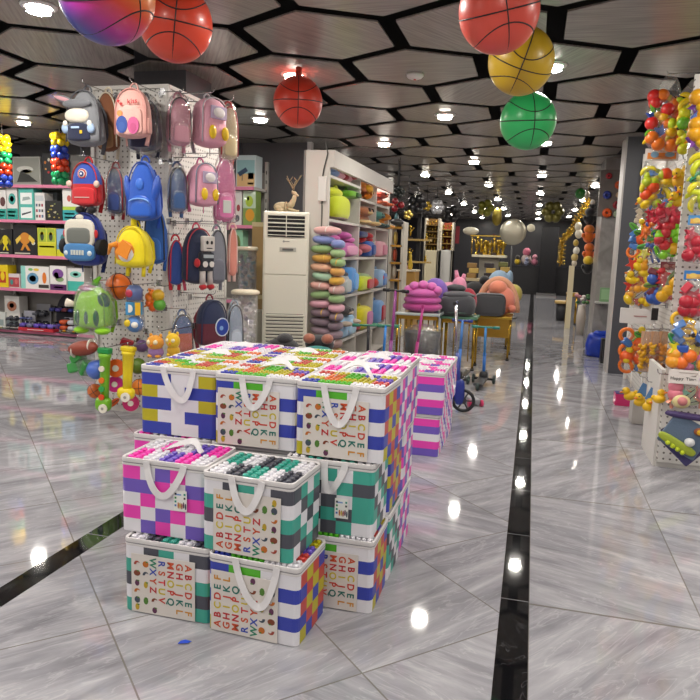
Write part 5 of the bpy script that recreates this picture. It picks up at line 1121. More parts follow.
tplush('dark grey pointed plush lump on top of the ruffled grey bag', 456, 284, 297, 20, 9.2, 1.0, lambda t, w, h: pt(t, 'body', lambda b: b.ell((0, 0, h*.5), (w*.5, .12, h*.5), FB('#38393d'), jit=.15)), 'plush toy', 'plush_toy')
tplush('crimson plush showing between the grey bag and coral cushion', 468, 288, 300, 18, 9.32, .701, lambda t, w, h: pt(t, 'body', lambda b: b.ell((0, 0, h*.5), (w*.5, .12, h*.5), FB('#a8283c'))), 'plush toy', 'plush_toy')
def boxbag(t, w, h):
    pt(t, 'body', lambda b: b.ell((0, 0, h*.5), (w*.5, .17, h*.5), FB('#4b4c50'), e=.35)); pt(t, 'seam', lambda b: b.tube([(w*.48*math.copysign(abs(math.cos(a))**.4, math.cos(a)), -.17, h*.5+h*.46*math.copysign(abs(math.sin(a))**.4, math.sin(a))) for a in [2*pi*i/32 for i in range(33)]], .008, FB('#36373b'), 6))
tplush('square dark grey plush cushion on the front of the golden table', 489, 293, 317, 30, 10.09, .637, boxbag)
tplush('coral rounded plush beside the square dark grey cushion', 499, 281, 314, 26, 10.38, .637, lambda t, w, h: (pt(t, 'body', lambda b: b.ell((w*.1, 0, h*.42), (w*.48, .18, h*.43), FB('#d87f6a'))), pt(t, 'head', lambda b: b.ell((-w*.1, -.02, h*.78), (w*.36, .15, h*.24), FB('#dc8468'))), pt(t, 'paw', lambda b: b.ell((w*.44, -.12, h*.2), (w*.16, .1, h*.12), FB('#d87f6a')))), 'plush toy', 'plush_toy')
def archp(t, w, h):
    for k, (rr, col) in enumerate(((.5, '#d29a7a'), (.36, '#cf8a78'), (.24, '#dca08a'))): pt(t, 'rainbow_band', lambda b: b.tube([(w*rr*math.cos(a), -.02*k, h*rr*1.9*math.sin(a)+.02) for a in [pi*i/18 for i in range(19)]], w*.09, FB(col), 10))
tplush('peach rainbow-arch cushion standing behind the coral plush', 497, 279, 312, 38, 10.62, .637, archp)
tplush('yellow cushion edge at the right behind the rainbow-arch cushion', 512, 284, 312, 18, 11.5, .721, lambda t, w, h: pt(t, 'body', lambda b: b.ell((0, 0, h*.5), (w*.5, .15, h*.5), FB('#c9b85a'))))
tplush('light blue plush whale-shaped cushion at the top of the far pile', 499, 270, 284, 24, 11.9, .721, lambda t, w, h: (pt(t, 'body', lambda b: b.ell((0, 0, h*.5), (w*.5, .2, h*.5), FB('#8aa4bc'))), pt(t, 'tail', lambda b: b.ell((w*.42, 0, h*.75), (w*.14, .1, h*.25), FB('#8aa4bc')))))
tplush('black plush heap behind the crimson plush', 476, 277, 296, 30, 11.4, .721, lambda t, w, h: (pt(t, 'body', lambda b: b.ell((0, 0, h*.4), (w*.5, .2, h*.42), FB('#161518'), jit=.08)), pt(t, 'head', lambda b: b.ell((w*.25, 0, h*.85), (w*.18, .12, h*.22), FB('#161518')))), 'plush toy', 'plush_toy')
# ------------------------------------------------------------------ scooters
def scooter(label, x, y, h, rz, stem, stem2, bar, deck, wheels3=True, wr=.055, big=False, barw=.17):
    t = thing('scooter', label, 'scooter', (x, y, 0), rz, 'kick scooters behind the pink striped boxes'); dk = M('#1c1c20', .5)
    # faces -y locally: front wheels at -y
    rake = .1
    pt(t, 'lower_stem', lambda b: b.tube([(0, -.02, wr*1.4), (0, .02, h*.55)], .019, PL(stem), 12)); pt(t, 'upper_stem', lambda b: b.tube([(0, .02, h*.5), (0, .02+rake*.4, h)], .015, stem2 if not isinstance(stem2, str) else PL(stem2), 12))
    pt(t, 'handlebar', lambda b: b.cyl((-barw*.75, .06, h), (barw*.75, .06, h), .012, PL(bar), 10))
    for s in (-1, 1): pt(t, 'grip', lambda b: b.cyl((s*barw*.55, .06, h), (s*barw, .06, h), .018, PL(bar) if not big else dk, 12))
    pt(t, 'deck', lambda b: b.box((0, .25, wr*1.25), (.11, .42, .03), PL(deck), bev=.012)); pt(t, 'fork', lambda b: b.ell((0, -.02, wr*1.7), (.05 if not big else .03, .05, wr*1.1), PL(deck) if not big else PL(stem), e=.7))
    def wheel(b, cx, cy, r, wdt, hub):
        b.tube([(cx, cy+(r-wdt*.5)*math.cos(a), r+(r-wdt*.5)*math.sin(a)) for a in [2*pi*i/24 for i in range(25)]], wdt*.5, hub[0], 8)
        b.cyl((cx-.012, cy, r), (cx+.012, cy, r), r*.28, hub[1], 12)
        for k in range(6): a = pi/3*k; b.cyl((cx, cy, r), (cx, cy+(r-wdt)*math.cos(a), r+(r-wdt)*math.sin(a)), .008, hub[1], 6)
    if wheels3:
        for s in (-1, 1): pt(t, 'front_wheel', lambda b: wheel(b, s*.12, -.03, wr, .03, (M('#2c3a38', .5), M('#2f7d70', .4))))
        pt(t, 'axle', lambda b: b.cyl((-.12, -.03, wr), (.12, -.03, wr), .014, dk, 8)); pt(t, 'rear_wheel', lambda b: wheel(b, 0, .46, wr*.85, .04, (M('#2c3a38', .5), M('#2f7d70', .4))))
    else:
        pt(t, 'front_wheel', lambda b: wheel(b, 0, -.06, wr, .032, (dk, M('#3a3a40', .4)))); pt(t, 'rear_wheel', lambda b: wheel(b, 0, .62, wr, .032, (dk, M('#3a3a40', .4))))
    return t
q = PZ(460, 414, 0); scooter('tall blue two-wheeled scooter with large black wheel, right of the pink boxes', q.x-.045, 6.5, P(455, 303, 6.5).z, pi/2, '#24358c', M('#b4b4b8', .25, metal=1), '#2c3f9a', '#2a3a90', False, .115, True, .1)
q = PZ(482, 386, 0); scooter('blue-stemmed scooter with teal handlebar and teal wheels, nearest the aisle strip', q.x, q.y+.15, P(485, 328, q.y).z, 3.08, '#2f6fc0', '#3a86c8', '#2f7d70', '#2b2c30', True, .055, False, .16)
q = P(368, 350, 6.9); scooter('teal-handled scooter with black stem, left one behind the boxes', q.x, 6.9, P(368, 326, 6.9).z, .3, '#1f2024', '#26282c', '#2f7d62', '#2b2c30', True, .055, False, .17)
q = P(385, 350, 7.3); scooter('teal-handled scooter with bright blue stem, behind the boxes', q.x, 7.2, P(385, 326, 7.2).z, -.1, '#2f7fd0', '#2f7fd0', '#2f7d62', '#2b2c30', True, .055, False, .15)
q = P(397, 340, 6.7); scooter('tall purple-stemmed scooter with black grips, left of the glass table', P(397, 340, 6.6).x-.1, 6.75, P(396, 291, 6.75).z, -.5, '#7a2a7a', '#8a3a80', '#232326', '#2b2c30', True, .055, True, .16)
q = P(415, 340, 7.3); scooter('magenta-stemmed scooter before the dark mesh basket', P(416, 340, 7.7).x, 7.7, P(416, 306, 7.7).z, -1.45, '#b0287a', '#b8408a', '#b0287a', '#2b2c30', True, .055, False, .03)
q = P(462, 345, 7.9); scooter('blue-stemmed scooter just behind the tall blue two-wheeled scooter', q.x-.03, 8.0, P(462, 322, 7.9).z, -.1, '#2f6fc0', '#3a78c0', '#2b3f90', '#2b2c30', True, .055, False, .12)
p = PZ(473, 410, 0); t = thing('toy_ball_set', 'small pink and grey wheeled toy on the floor beside the tall blue scooter', 'toy', (p.x-.03, p.y+.25, 0), .4)
pt(t, 'body', lambda b: b.box((0, 0, .05), (.1, .22, .05), PL('#8a8a90'), bev=.012))
for s in (-1, 1): pt(t, 'wheel', lambda b: b.cyl((s*.05, -.1, .035), (s*.075, -.1, .035), .035, PL('#c0245a'), 14))
#NEXT
# ------------------------------------------------------------------ right-hand toy gondola
RX = 1.22
t = thing('pegboard_gondola', 'long white pegboard gondola hung with bagged toys, along the right aisle by the dark column', 'display stand', (1.45, 7.6, 0))
pg = pegboard_material(1)
b = MB(); b.box((RX+.015, 7.6, 1.42), (.03, 3.3, 2.7), pg); rel(t, b).build('pegboard', t)
b = MB(); b.box((1.5, 7.6, .06), (.5, 3.3, .12), M('#cfccc6', .5)); rel(t, b).build('plinth', t)
for y in (5.97, 7.6, 9.23): b = MB(); b.box((RX, y, 1.39), (.04, .04, 2.78), M('#dedbd5', .4)); rel(t, b).build('upright', t)
t = thing('pegboard_end_stand', 'white pegboard end stand with perforated base, nearest at the right edge', 'display stand', (1.6, 5.55, 0))
b = MB(); b.box((1.62, 5.305, 1.4), (1.3, .03, 2.72), pegboard_material(0)); rel(t, b).build('front_board', t)
b = MB(); b.box((.965, 5.6, .36), (.03, .56, .72), M('#d4d1cb', .45)); rel(t, b).build('side_panel', t)
b = MB(); b.box((1.62, 5.6, .03), (1.3, .58, .06), M('#cfccc6', .5)); rel(t, b).build('base', t)
p = PZ(640, 428, 0); b = MB(); b.box((0, 0, .11), (.16, .2, .22), M('#b9b5b0', .5), bev=.006); o = b.build('plinth_block'); o.location = (1.05, 6.75, 0); tag(o, 'small grey block on the floor beneath the hanging toy ducks', 'plinth')
def gtoy(label, x0, x1, y0, y1, X, kinds, n, **kw):
    if PX((x0+x1)/2, y1, X).y < 6.1: kw['Y'] = 6.14; X = None
    return toy_pack(label, x0, x1, y0, y1, X=X, n=n, dens=1.7, sz=kw.pop('sz', 1.25),  kinds=kinds, hookx=None if kw.pop('nohook', 0) else ('x', RX), group='bagged toys on the right gondola', **kw)
FRUIT = (('banana', '#e0c010'), ('ball', '#e0701a'), ('pear', '#b8c820'), ('ball', '#c82420'), ('star', '#2f55b8'), ('pear', '#e0a814'), ('leaf', '#6aa828'), ('block', '#e0581a'))
YB2 = (('duck', '#e0bc10'), ('star', '#3a66b8'), ('banana', '#d8c81c'), ('block', '#5a86c8'), ('pear', '#a8b820'), ('ball', '#d84a1a'))
RED = (('star', '#b8203a'), ('ball', '#b01c30'), ('block', '#c8384a'))
ORG = (('ring', '#e8741a'), ('stick', '#e0c41c'), ('duck', '#e8801a'), ('block', '#3a70b8'), ('leaf', '#58a838'), ('ball', '#e05a1c'))
GRN = (('leaf', '#6fc41e'), ('pear', '#84c828'), ('ball', '#b8242c'), ('star', '#c03448'))
gtoy('big clear bag of mixed toy fruit, topmost on the right gondola', 645, 682, 76, 152, .98, FRUIT, 22, seed=11, short='topmost fruit bag', low=.72)
gtoy('slimmer clear bag of yellow and green toy fruit, right of the topmost fruit bag', 677, 694, 90, 154, .98, (('pear', '#c8c41c'), ('ball', '#6aa828'), ('banana', '#e0c010'), ('ball', '#e09a14')), 10, seed=12, short='yellow and green fruit bag', low=.8)
gtoy('clear bag with white printed header, yellow shapes and red ball inside', 640, 673, 150, 210, .98, YB2, 14, seed=13, header=('#dedad8', '#e08a3a', '#7aa0c0'), short='white-headed yellow shapes bag', low=.6)
gtoy('clear bag with yellow duck and small blue card, right of the white-headed bag', 673, 691, 160, 207, .98, (('duck', '#e0b414'), ('ball', '#d8a014'), ('star', '#3450a8')), 5, seed=14, short='duck and blue card bag', low=.7)
for i, (x0, x1, kk, lab) in enumerate(((635, 646, (('block', '#c9bca8'), ('star', '#8a8478')), 'small white and beige toy packet, left one of the row of four'), (646, 656, RED, 'narrow pink and red toy packet, second of the row of four'), (656, 670, RED, 'wider red toy packet, third of the row of four'), (670, 686, RED, 'red and mauve toy packet, right one of the row of four'))):
    gtoy(lab, x0, x1, 203, 226, .98, kk, 4, seed=20+i, short=lab.split(',')[0], low=.7, header=None)
gtoy('clear bag of orange rings and yellow rattles at the left edge of the gondola', 629, 648, 224, 258, .96, ORG, 9, seed=31, short='orange rings bag', low=.85)
gtoy('clear bag with yellow flower and blue stick toys right of the orange rings bag', 641, 657, 226, 260, .99, (('star', '#d8d020'), ('stick', '#2f55a8'), ('stick', '#d8702a'), ('leaf', '#4a9838')), 7, seed=32, short='yellow flower bag', low=.85)
gtoy('clear bag of crimson flower and lime green toys, middle of the gondola', 654, 671, 222, 260, .98, GRN, 9, seed=33, short='crimson and lime bag', low=.85)
gtoy('clear bag of red, lime and yellow toys right of the crimson and lime bag', 668, 684, 220, 256, .98, (('ball', '#e0a814'), ('pear', '#7ac41e'), ('star', '#b0283a')), 6, seed=34, short='red lime yellow bag', low=.85)
gtoy('clear bag of yellow figures above a blue block, lower left of the gondola', 625, 650, 258, 306, .96, (('duck', '#e0bc14'), ('block', '#24429a'), ('star', '#c83420'), ('ball', '#5ab030'), ('pear', '#e09a1c'), ('leaf', '#d8d4cc')), 14, seed=35, short='yellow figures bag', low=.85)
gtoy('narrow clear bag of green and dark red pieces with round blue base', 647, 660, 264, 306, .99, (('ball', '#2f55a8'), ('leaf', '#7a9838'), ('block', '#6a2030')), 6, seed=36, short='green and dark red bag', low=.8)
gtoy('clear bag of red and yellow pieces with maroon header, left of the blue-headed bags', 657, 676, 262, 304, .98, (('ball', '#e0a814'), ('star', '#c82a2a'), ('stick', '#b82430'), ('leaf', '#7a8a50')), 7, seed=37, header=('#7a3038', '#8a4a4a', '#a87a70'), short='maroon-headed bag', low=.7)
# white carton on hooks
c = PX(637, 324, .97); s = scale_at(637, 313, c.y)
t = thing('white_carton', 'flat white carton with grey print and black corner, hooked in mid gondola', 'toy box', c, 0, 'bagged toys on the right gondola')
pt(t, 'carton_body', lambda b: b.box((0, 0, 8*s), (33*s, .05, 15*s), M('#dcd8d6', .5), bev=.003)); pt(t, 'carton_flap', lambda b: b.box((4*s, .01, 18*s), (16*s, .01, 9*s), M('#e0dcda', .5))); pt(t, 'black_corner', lambda b: b.box((15*s, -.03, 11*s), (6*s, .02, 12*s), M('#1c1a1c', .5)))
pt(t, 'printed_figure', lambda b: (b.disc((2*s, -.001, 18*s), 1.4*s, 3*s, M('#8f8a86', .5)), )); pt(t, 'printed_line', lambda b: b.box((2*s, -.027, 8*s), (12*s, .003, 1*s), M('#b07a7a', .5)))
peg_hook(c.z+20*s, RX, c.y, c.x, c.y, 'flat white carton')
for i, (x0, x1, kk, lab) in enumerate(((620, 642, ORG, 'clear bag of orange and green rattles, bottom left of gondola'), (638, 650, (('duck', '#e0a814'), ('leaf', '#a87a5a')), 'peach backed toy packet, leftmost of the row above the ducks'), (648, 658, (('duck', '#e0a814'), ('block', '#8a4a2a')), 'peach backed toy packet with brown base, second in the row above the ducks'), (656, 667, (('pear', '#c8802a'), ('block', '#5a3020')), 'tan toy packet, rightmost of the row above the ducks'))):
    gtoy(lab, x0, x1, 328, 372, .98, kk, 9 if i == 0 else 5, seed=40+i, short=lab.split(',')[0], low=.85 if i == 0 else .6, back=None if i == 0 else ('#d8b090', '#d0a078', '#b88a5a')[i-1], sz=1.25 if i == 0 else .8)
c = PX(629, 378, 1.05); s = scale_at(629, 375, c.y); t = thing('pink_box', 'flat magenta toy box on the floor below the orange rattles by the dark column', 'toy box', (c.x-.03, c.y-.1, 0))
pt(t, 'box_body', lambda b: b.box((0, 0, .06), (.22, .16, .12), M('#c8286a', .4, coat=.3), bev=.003)); pt(t, 'printed_lid', lambda b: b.box((0, 0, .125), (.21, .15, .006), M('#3a2a6a', .4)))
# four ducks
for i, (x, y, r_, lab) in enumerate(((630, 394, 6.5, 'yellow toy duck, leftmost of the four hanging low on the right'), (640, 400, 6.5, 'yellow toy duck with red beak, second from left of the four'), (648, 405, 6.5, 'yellow toy duck hanging lowest of the four'), (659, 397, 6.5, 'yellow toy duck, rightmost of the four'))):
    c = PX(x, y, .93); s = scale_at(x, y, c.y); k = r_*s/.05
    t = thing('hanging_toy_duck', lab, 'toy duck', (c.x, c.y, c.z-.045*k), 0, 'yellow ducks hanging on the right gondola')
    o = link('duck_body', toy_mesh('duck', '#e3b60e'), t, None, (0, 0, .045*k)); o.scale = (k, k, k); o.rotation_euler = (0, .2*i-.3, -.3+.9*i)
    pt(t, 'hanging_tie', lambda b: b.tube([(0, 0, .1*k), (0, .02, .16*k), (0, .03, .22*k)], .004, M('#e6e4e0', .4), 6))
    if i in (1, 2): pt(t, 'blue_label', lambda b: b.box((.02, -.02, .13*k), (.07, .004, .1), M('#5a86b8', .4), ry=.4))
    peg_hook(c.z-.045*k+.22*k, RX, c.y+.03, c.x-.01, c.y+.03, lab)
# end stand packs (front board, facing the camera)
EY = 5.12
def etoy(label, x0, x1, y0, y1, kinds, n, **kw): return toy_pack(label, x0, x1, y0, y1, Y=EY, n=n, dens=1.6, sz=1.2, kinds=kinds, group='bagged toys on the right end stand', **kw)
etoy('violet and yellow toy bag at the upper right edge', 688, 706, 92, 150, (('star', '#7a3a9a'), ('duck', '#e0b414'), ('block', '#4a66a8'), ('ball', '#e0a014')), 7, seed=51, low=.85)
etoy('bag of yellow-green toy bananas and leaves at the right edge', 689, 709, 158, 212, (('banana', '#d8cc1c'), ('leaf', '#2f8a5a'), ('banana', '#c8d028'), ('pear', '#a8b820')), 8, seed=52, low=.9, short='bananas bag')
etoy('blue-headed bag of red and yellow pieces, upper of two at the right edge', 684, 712, 216, 264, RED+(('duck', '#e0a414'),), 8, seed=53, header=('#4a8ac0', '#d8a84a', '#e0c060'), short='upper blue-headed bag', low=.6)
etoy('blue-headed bag of red and yellow pieces, lower of two at the right edge', 680, 710, 271, 318, RED+(('duck', '#e0a414'),), 8, seed=54, header=('#2f74b8', '#d8a84a', '#e0c060'), short='lower blue-headed bag', low=.6)
etoy('boxy yellow and blue toy pack below the lower blue-headed bag', 672, 708, 318, 346, (('block', '#4a78b8'), ('ring', '#e0b01c'), ('block', '#d0d4d8'), ('car', '#3a60a8')), 8, seed=55, low=.9)
etoy('clear bag of yellow dragonfly, orange and pink toys above the white sign', 668, 706, 340, 370, (('star', '#e0cc1c'), ('ball', '#e8701a'), ('pear', '#d870a8'), ('leaf', '#2f8a4a'), ('ball', '#e89a1c'), ('block', '#2f55a8')), 10, seed=56, low=.9)
c = P(668, 383, 5.05); c2 = P(712, 383, 5.05); s = scale_at(685, 375, 5.05); w_ = c2.x-c.x
t = thing('shelf_sign', 'white card reading Happy Time on the end stand above the pink toy flowers', 'sign', (c.x+w_/2, 5.06, c.z))
pt(t, 'card', lambda b: b.box((0, 0, 7*s), (w_, .012, 14*s), M('#e0d8d2', .5), bev=.001)); pt(t, 'lettering', lambda b: put_text(b, 'Happy Time', -w_/2+2*s, 4*s, -.0085, 4.2*s, M('#5a5654', .5)))
pt(t, 'printed_stroke', lambda b: (b.box((-2*s, -.008, 11.5*s), (17*s, .002, .6*s), M('#a89a92', .5)), b.poly([(0, -.009, 8.6*s), (5*s, -.009, 8.4*s), (6*s, -.009, 11*s), (5.2*s, -.009, 9.2*s)], .002, M('#5a4038', .5)))); pt(t, 'printed_patch', lambda b: (b.disc((14*s, -.008, 6*s), 6*s, 4*s, M('#c8b4c4', .5)), b.disc((12*s, -.0095, 8*s), 1.4*s, 3*s, M('#a87a5a', .5))))
etoy('clear bag of pastel toy flowers with cream ring at its lower left', 668, 706, 383, 408, (('star', '#e08a6a'), ('ball', '#d87a8a'), ('star', '#7ac0a8'), ('leaf', '#b8c8a0')), 7, seed=57, low=.8)
c = P(680, 408, 5.0); s = scale_at(680, 400, 5.0)
t = thing('toy_flower_ring', 'round cream and pink toy ring hanging below the white sign', 'toy', (c.x, 4.98, c.z)); pt(t, 'ring', lambda b: b.ell((0, 0, 7*s), (8.5*s, .03, 7*s), PL('#d8c890'))); pt(t, 'pink_flower', lambda b: b.ell((0, -.02, 8*s), (5*s, .03, 4.6*s), PL('#c87a7a'), jit=.2))
# swim bag of denim blue
c = P(681, 461, 4.98); s = scale_at(681, 430, 4.98)
t = thing('denim_pouch', 'stack of denim-blue toy pouches with white and yellow-green knobs, low on the end stand', 'pouch', (c.x, 4.98, c.z), 0)
RY = Matrix.Rotation(.5, 3, 'Y')
for k, (col, dz, dx) in enumerate((('#2c2a4a', 22, 2), ('#3a3566', 20, 1), ('#56687f', 27, 0))):
    pt(t, 'pouch_layer', lambda b: b.box((dx*s, -.026*k+.02, dz*s), (40*s, .022, (30+2*k)*s), M(col, .7, fab=1), bev=.009, ry=(.95, .75, .5)[k]))
pt(t, 'lime_band', lambda b: b.ell((-7*s, -.05, 19*s), (20*s, .02, 4.5*s), M('#9aa832', .6), rot=RY, e=.6)); pt(t, 'white_knob', lambda b: b.ell((4*s, -.06, 22*s), (5*s, .03, 4.4*s), PL('#d8d8d8')))
for i in range(4): pt(t, 'lime_knob', lambda b: b.sph((-16*s+4.7*s*i, -.07, 20*s-2.9*s*i), 2.3*s, PL('#b8c81c')))
pt(t, 'orange_knob', lambda b: (b.ell((13*s, -.05, 33*s), (6*s, .02, 4.2*s), M('#8a4a2a', .6)), b.sph((12*s, -.07, 33*s), 2.8*s, PL('#d8a81c'))))
pt(t, 'striped_rim', lambda b: b.ell((2*s, -.02, 47*s), (22*s, .04, 3*s), M('#3a2a5a', .6), e=.6, rot=Matrix.Rotation(.08, 3, 'Y')))
# ------------------------------------------------------------------ right wall block and far right goods
SBY = 11.5
def FF(name, label, cat, x, y1, Y, group=None, rz=0, z=None):
    c = P(x, y1, Y); return thing(name, label, cat, (c.x, Y, c.z if z is None else z), rz, group), scale_at(x, y1, Y)
t, s = FF('rosette_display', 'brown display panel with coloured rosettes, high on the grey stone block', 'display panel', 612, 217, SBY-.02)
pt(t, 'panel', lambda b: b.box((0, 0, 23*s), (28*s, .03, 46*s), M('#6f6661', .6)))
for x, y, rr, col in ((609, 176, 3, '#a8242c'), (619, 185, 4, '#d8541c'), (607, 195, 4, '#2a3a8a'), (617, 205, 4, '#98202c'), (607, 213, 4.5, '#e0581c'), (617, 214, 3.5, '#a8b898'), (619, 195, 3, '#c8a884')):
    q = P(x, y, SBY-.04); pt(t, 'rosette', lambda b: (b.tube([(q.x-t.location.x+rr*.62*s*math.cos(a), -.03, q.z-t.location.z+rr*.62*s*math.sin(a)) for a in [2*pi*i/14 for i in range(15)]], rr*.42*s, PL(col), 8)))
t, s = FF('wall_shelf', 'small stone-grey ledge with short bracket on the grey stone block', 'shelf', 603, 306, SBY-.12); pt(t, 'ledge', lambda b: b.box((0, 0, 3.4*s), (15*s, .24, 1.6*s), M('#c4c2bc', .4))); pt(t, 'bracket', lambda b: b.box((0, .06, 1.2*s), (2*s, .12, 3*s), M('#8f8d88', .4)))
zt_ = t.location.z+4.3*s; t, s = FF('green_frame', 'small green picture frame standing on the stone ledge', 'frame', 605, 302, SBY-.12, z=zt_); pt(t, 'border', lambda b: b.box((0, 0, 7*s), (11*s, .02, 14*s), M('#7fa87a', .5), bev=.004)); pt(t, 'picture', lambda b: b.box((0, -.011, 7.4*s), (8.6*s, .004, 10*s), M('#9cc494', .5)))
p = PZ(593, 351, 0); t = thing('blue_bag', 'crumpled bright blue sack on the floor before the grey stone block', 'bag', (p.x-.02, 11.15, 0)); s = scale_at(593, 340, 11.15)
pt(t, 'sack_body', lambda b: b.ell((0, 0, 11.5*s), (9.5*s, .13, 11.5*s), M('#1c3aa8', .4, coat=.3), e=.4, jit=.22, seg=30, rings=18)); pt(t, 'sack_top', lambda b: b.ell((3*s, 0, 22*s), (6.5*s, .08, 4*s), M('#2244b8', .4), e=.6, jit=.4))
p = PZ(602, 362, 0); t = thing('black_bin', 'narrow black slatted bin on the floor right of the blue sack', 'bin', (p.x+.03, 10.55, 0)); s = scale_at(602, 350, 10.6)
pt(t, 'bin_body', lambda b: b.box((0, 0, 12*s), (9*s, .22, 24*s), M('#1a1a1c', .5), bev=.006)); 
for i in range(3): pt(t, 'grey_rib', lambda b: b.box((-3*s+3*s*i, -.112, 12*s), (.8*s, .006, 21*s), M('#4a4a4c', .4)))
G7 = 'goods hung on the far right wall'
WX = 1.05
def dolls(label, x, y0, y1, Y, col, c2, wpx=12):
    t, s = FF('plush_doll', label, 'plush toy', x, y1, Y, G7); h = (y1-y0)*s; w = wpx*s
    pt(t, 'body', lambda b: b.ell((0, 0, h*.32), (w*.42, .14, h*.33), FB(col), jit=.06)); pt(t, 'head', lambda b: b.ell((0, -.02, h*.74), (w*.4, .15, h*.26), FB(c2)))
    for q in (-1, 1): pt(t, 'arm', lambda b: b.ell((q*w*.4, -.05, h*.4), (w*.14, .07, h*.14), FB(col)))
    pt(t, 'hanging_loop', lambda b: b.tube([(0, 0, h*.98), (0, .05, h*1.08), (0, .3, h*1.1)], .006, M('#888', .5), 6))
dolls('black plush doll hanging beside the grey stone block, above the orange ones', 589, 208, 225, 13, '#18181c', '#1e1e24')
dolls('upper orange plush doll hanging beside the grey stone block', 588, 225, 243, 13, '#d86a1a', '#e07a22', 13)
dolls('lower orange plush doll under the upper orange one', 588, 243, 261, 13, '#d0601a', '#d86a1a', 12)
dolls('black plush doll with yellow hair at the bottom of the hanging row', 587, 256, 274, 12.9, '#17171a', '#d8b41c', 12)
dolls('small black and white plush at the top of the hanging row', 592, 200, 210, 13, '#222226', '#c8c4c0', 6)
t, s = FF('balloon', 'dark green round balloon near the ceiling above the gold garland', 'balloon', 580, 199, 15); pt(t, 'balloon_skin', lambda b: b.sph((0, 0, 5.5*s), 5.5*s, M('#1c6a24', .25, coat=.5), 18)); pt(t, 'string', lambda b: b.cyl((0, 0, 11*s), (0, 0, CEIL-t.location.z), .006, M('#777', .5), 6))
t, s = FF('balloon', 'small cream round balloon right of the dark green balloon', 'balloon', 586, 198, 15.2); pt(t, 'balloon_skin', lambda b: b.sph((0, 0, 3.5*s), 3.5*s, M('#c8c0a8', .3, coat=.4), 16)); pt(t, 'string', lambda b: b.cyl((0, 0, 7*s), (0, 0, CEIL-t.location.z), .006, M('#777', .5), 6))
GDM = M('#c0a040', .25, metal=.9)
t, s = FF('gold_garland', 'draped gold tinsel garland before the far right wall', 'garland', 574, 268, 16)
for k, (x0, y0_, x1, y1_) in enumerate(((8, 66, -6, 36), (-6, 36, -13, 28), (-13, 28, -13, 2), (8, 66, 9, 50))):
    for j in range(9): 
        q = j/9; pt(t, 'tinsel_tuft', lambda b: [b.tube([((x0+(x1-x0)*q)*s, .02*math.sin(j*3), (y0_+(y1_-y0_)*q)*s), ((x0+(x1-x0)*q+4.2*math.cos(h*1.3+j))*s, .1*math.sin(h*2+j), (y0_+(y1_-y0_)*q+4.2*math.sin(h*1.3+j))*s)], [.8*s, .15*s], GDM, 5) for h in range(9)])
pt(t, 'hanging_wire', lambda b: b.cyl((8*s, 0, 66*s), (8*s, 0, CEIL-t.location.z), .006, GDM, 6))
t, s = FF('figurine_stand', 'tall pale stand of white and gold figurines under the garland', 'figurine', 572, 292, 15.4); z0 = t.location.z
pt(t, 'pillar', lambda b: b.box((-2*s, 0, (26*s-z0)/2), (5*s, .12, 26*s+z0), M('#e0d4b0', .5)))
for i, (dx, z, r_, col) in enumerate(((0, 26, 2.5, '#d8cdb8'), (0, 31, 3.2, '#c8b070'), (1, 38, 3, '#e0dcd0'), (0, 46, 2.6, '#b89a40'), (2, 54, 3.6, '#e4dcc8'), (1, 61, 3.4, '#d8cfb8'))): pt(t, 'figurine', lambda b: b.ell((dx*s, 0, z*s+r_*s), (r_*s, .1, r_*1.3*s), M(col, .4), jit=.12))
# gold stool, basket
p = PZ(569, 323, 0); gold_table('tall gold stool by the far right wall under the figurine stand', p.x, 16.3, .26, .3, 32*scale_at(569, 310, 16.3), GOLDP, name='gold_stool', cat='stool')
p = PZ(560, 318, 0); t = thing('black_basket', 'black woven basket left of the tall gold stool', 'basket', (p.x, 17.2, 0)); s = scale_at(560, 310, 17.2); pt(t, 'basket_body', lambda b: b.lathe([(0, 0), (5*s, 0), (6*s, 17*s), (5.4*s, 17*s), (4.6*s, 1*s), (0, 1*s)], M('#26262a', .6), 18)); pt(t, 'wooden_lid', lambda b: b.cyl((0, 0, 17.2*s), (0, 0, 20*s), 7.5*s, M('#c8a86a', .5), 20))
t, s = FF('flower_bunch', 'bunch of white and pink flowers with green leaves beside the gold stool', 'flowers', 582, 305, 14.2); rr = random.Random(5); z0 = t.location.z
pt(t, 'vase', lambda b: b.lathe([(0, -z0), (.07, -z0), (.09, -z0*.4), (.06, 0), (0, 0)], M('#b8aea4', .4), 16))
for i in range(12): pt(t, 'leaf' if i % 2 else 'bloom', lambda b: b.ell((rr.uniform(-6, 6)*s, rr.uniform(-.1, .1), rr.uniform(1, 10)*s), (2.2*s, .05, 1.8*s), M(('#d8d0cc', '#3f6a38', '#c88a94', '#2f5a34')[i % 4], .6), jit=.2))
# ------------------------------------------------------------------ far aisle: counters, stands, gold trophies
BKM = M('#1c1b1e', .4)
t, s = FF('reception_counter', 'long black counter across the far end of the aisle', 'counter', 540, 292, 29, z=0); pt(t, 'counter_body', lambda b: b.box((0, 0, .55), (4.6, .7, 1.1), BKM, bev=.01)); pt(t, 'counter_top', lambda b: b.box((0, 0, 1.12), (4.7, .8, .04), M('#3a3a40', .2)))
t, s = FF('black_display', 'tall black display panel at the far end, right of the silver disc', 'display panel', 549, 253, 28, z=0); H_ = P(549, 227, 28).z; pt(t, 'panel', lambda b: b.box((0, 0, H_/2), (17*s, .12, H_), M('#0f0f14', .25), bev=.01)); pt(t, 'chrome_base', lambda b: b.box((0, -.05, .05), (19*s, .3, .1), M('#888', .3, metal=1)))
t, s = FF('silver_disc', 'large round silver disc on a thin stand in the far aisle', 'display disc', 512, 246, 17, z=0); zc = P(512, 232, 17).z; rr_ = 13*s
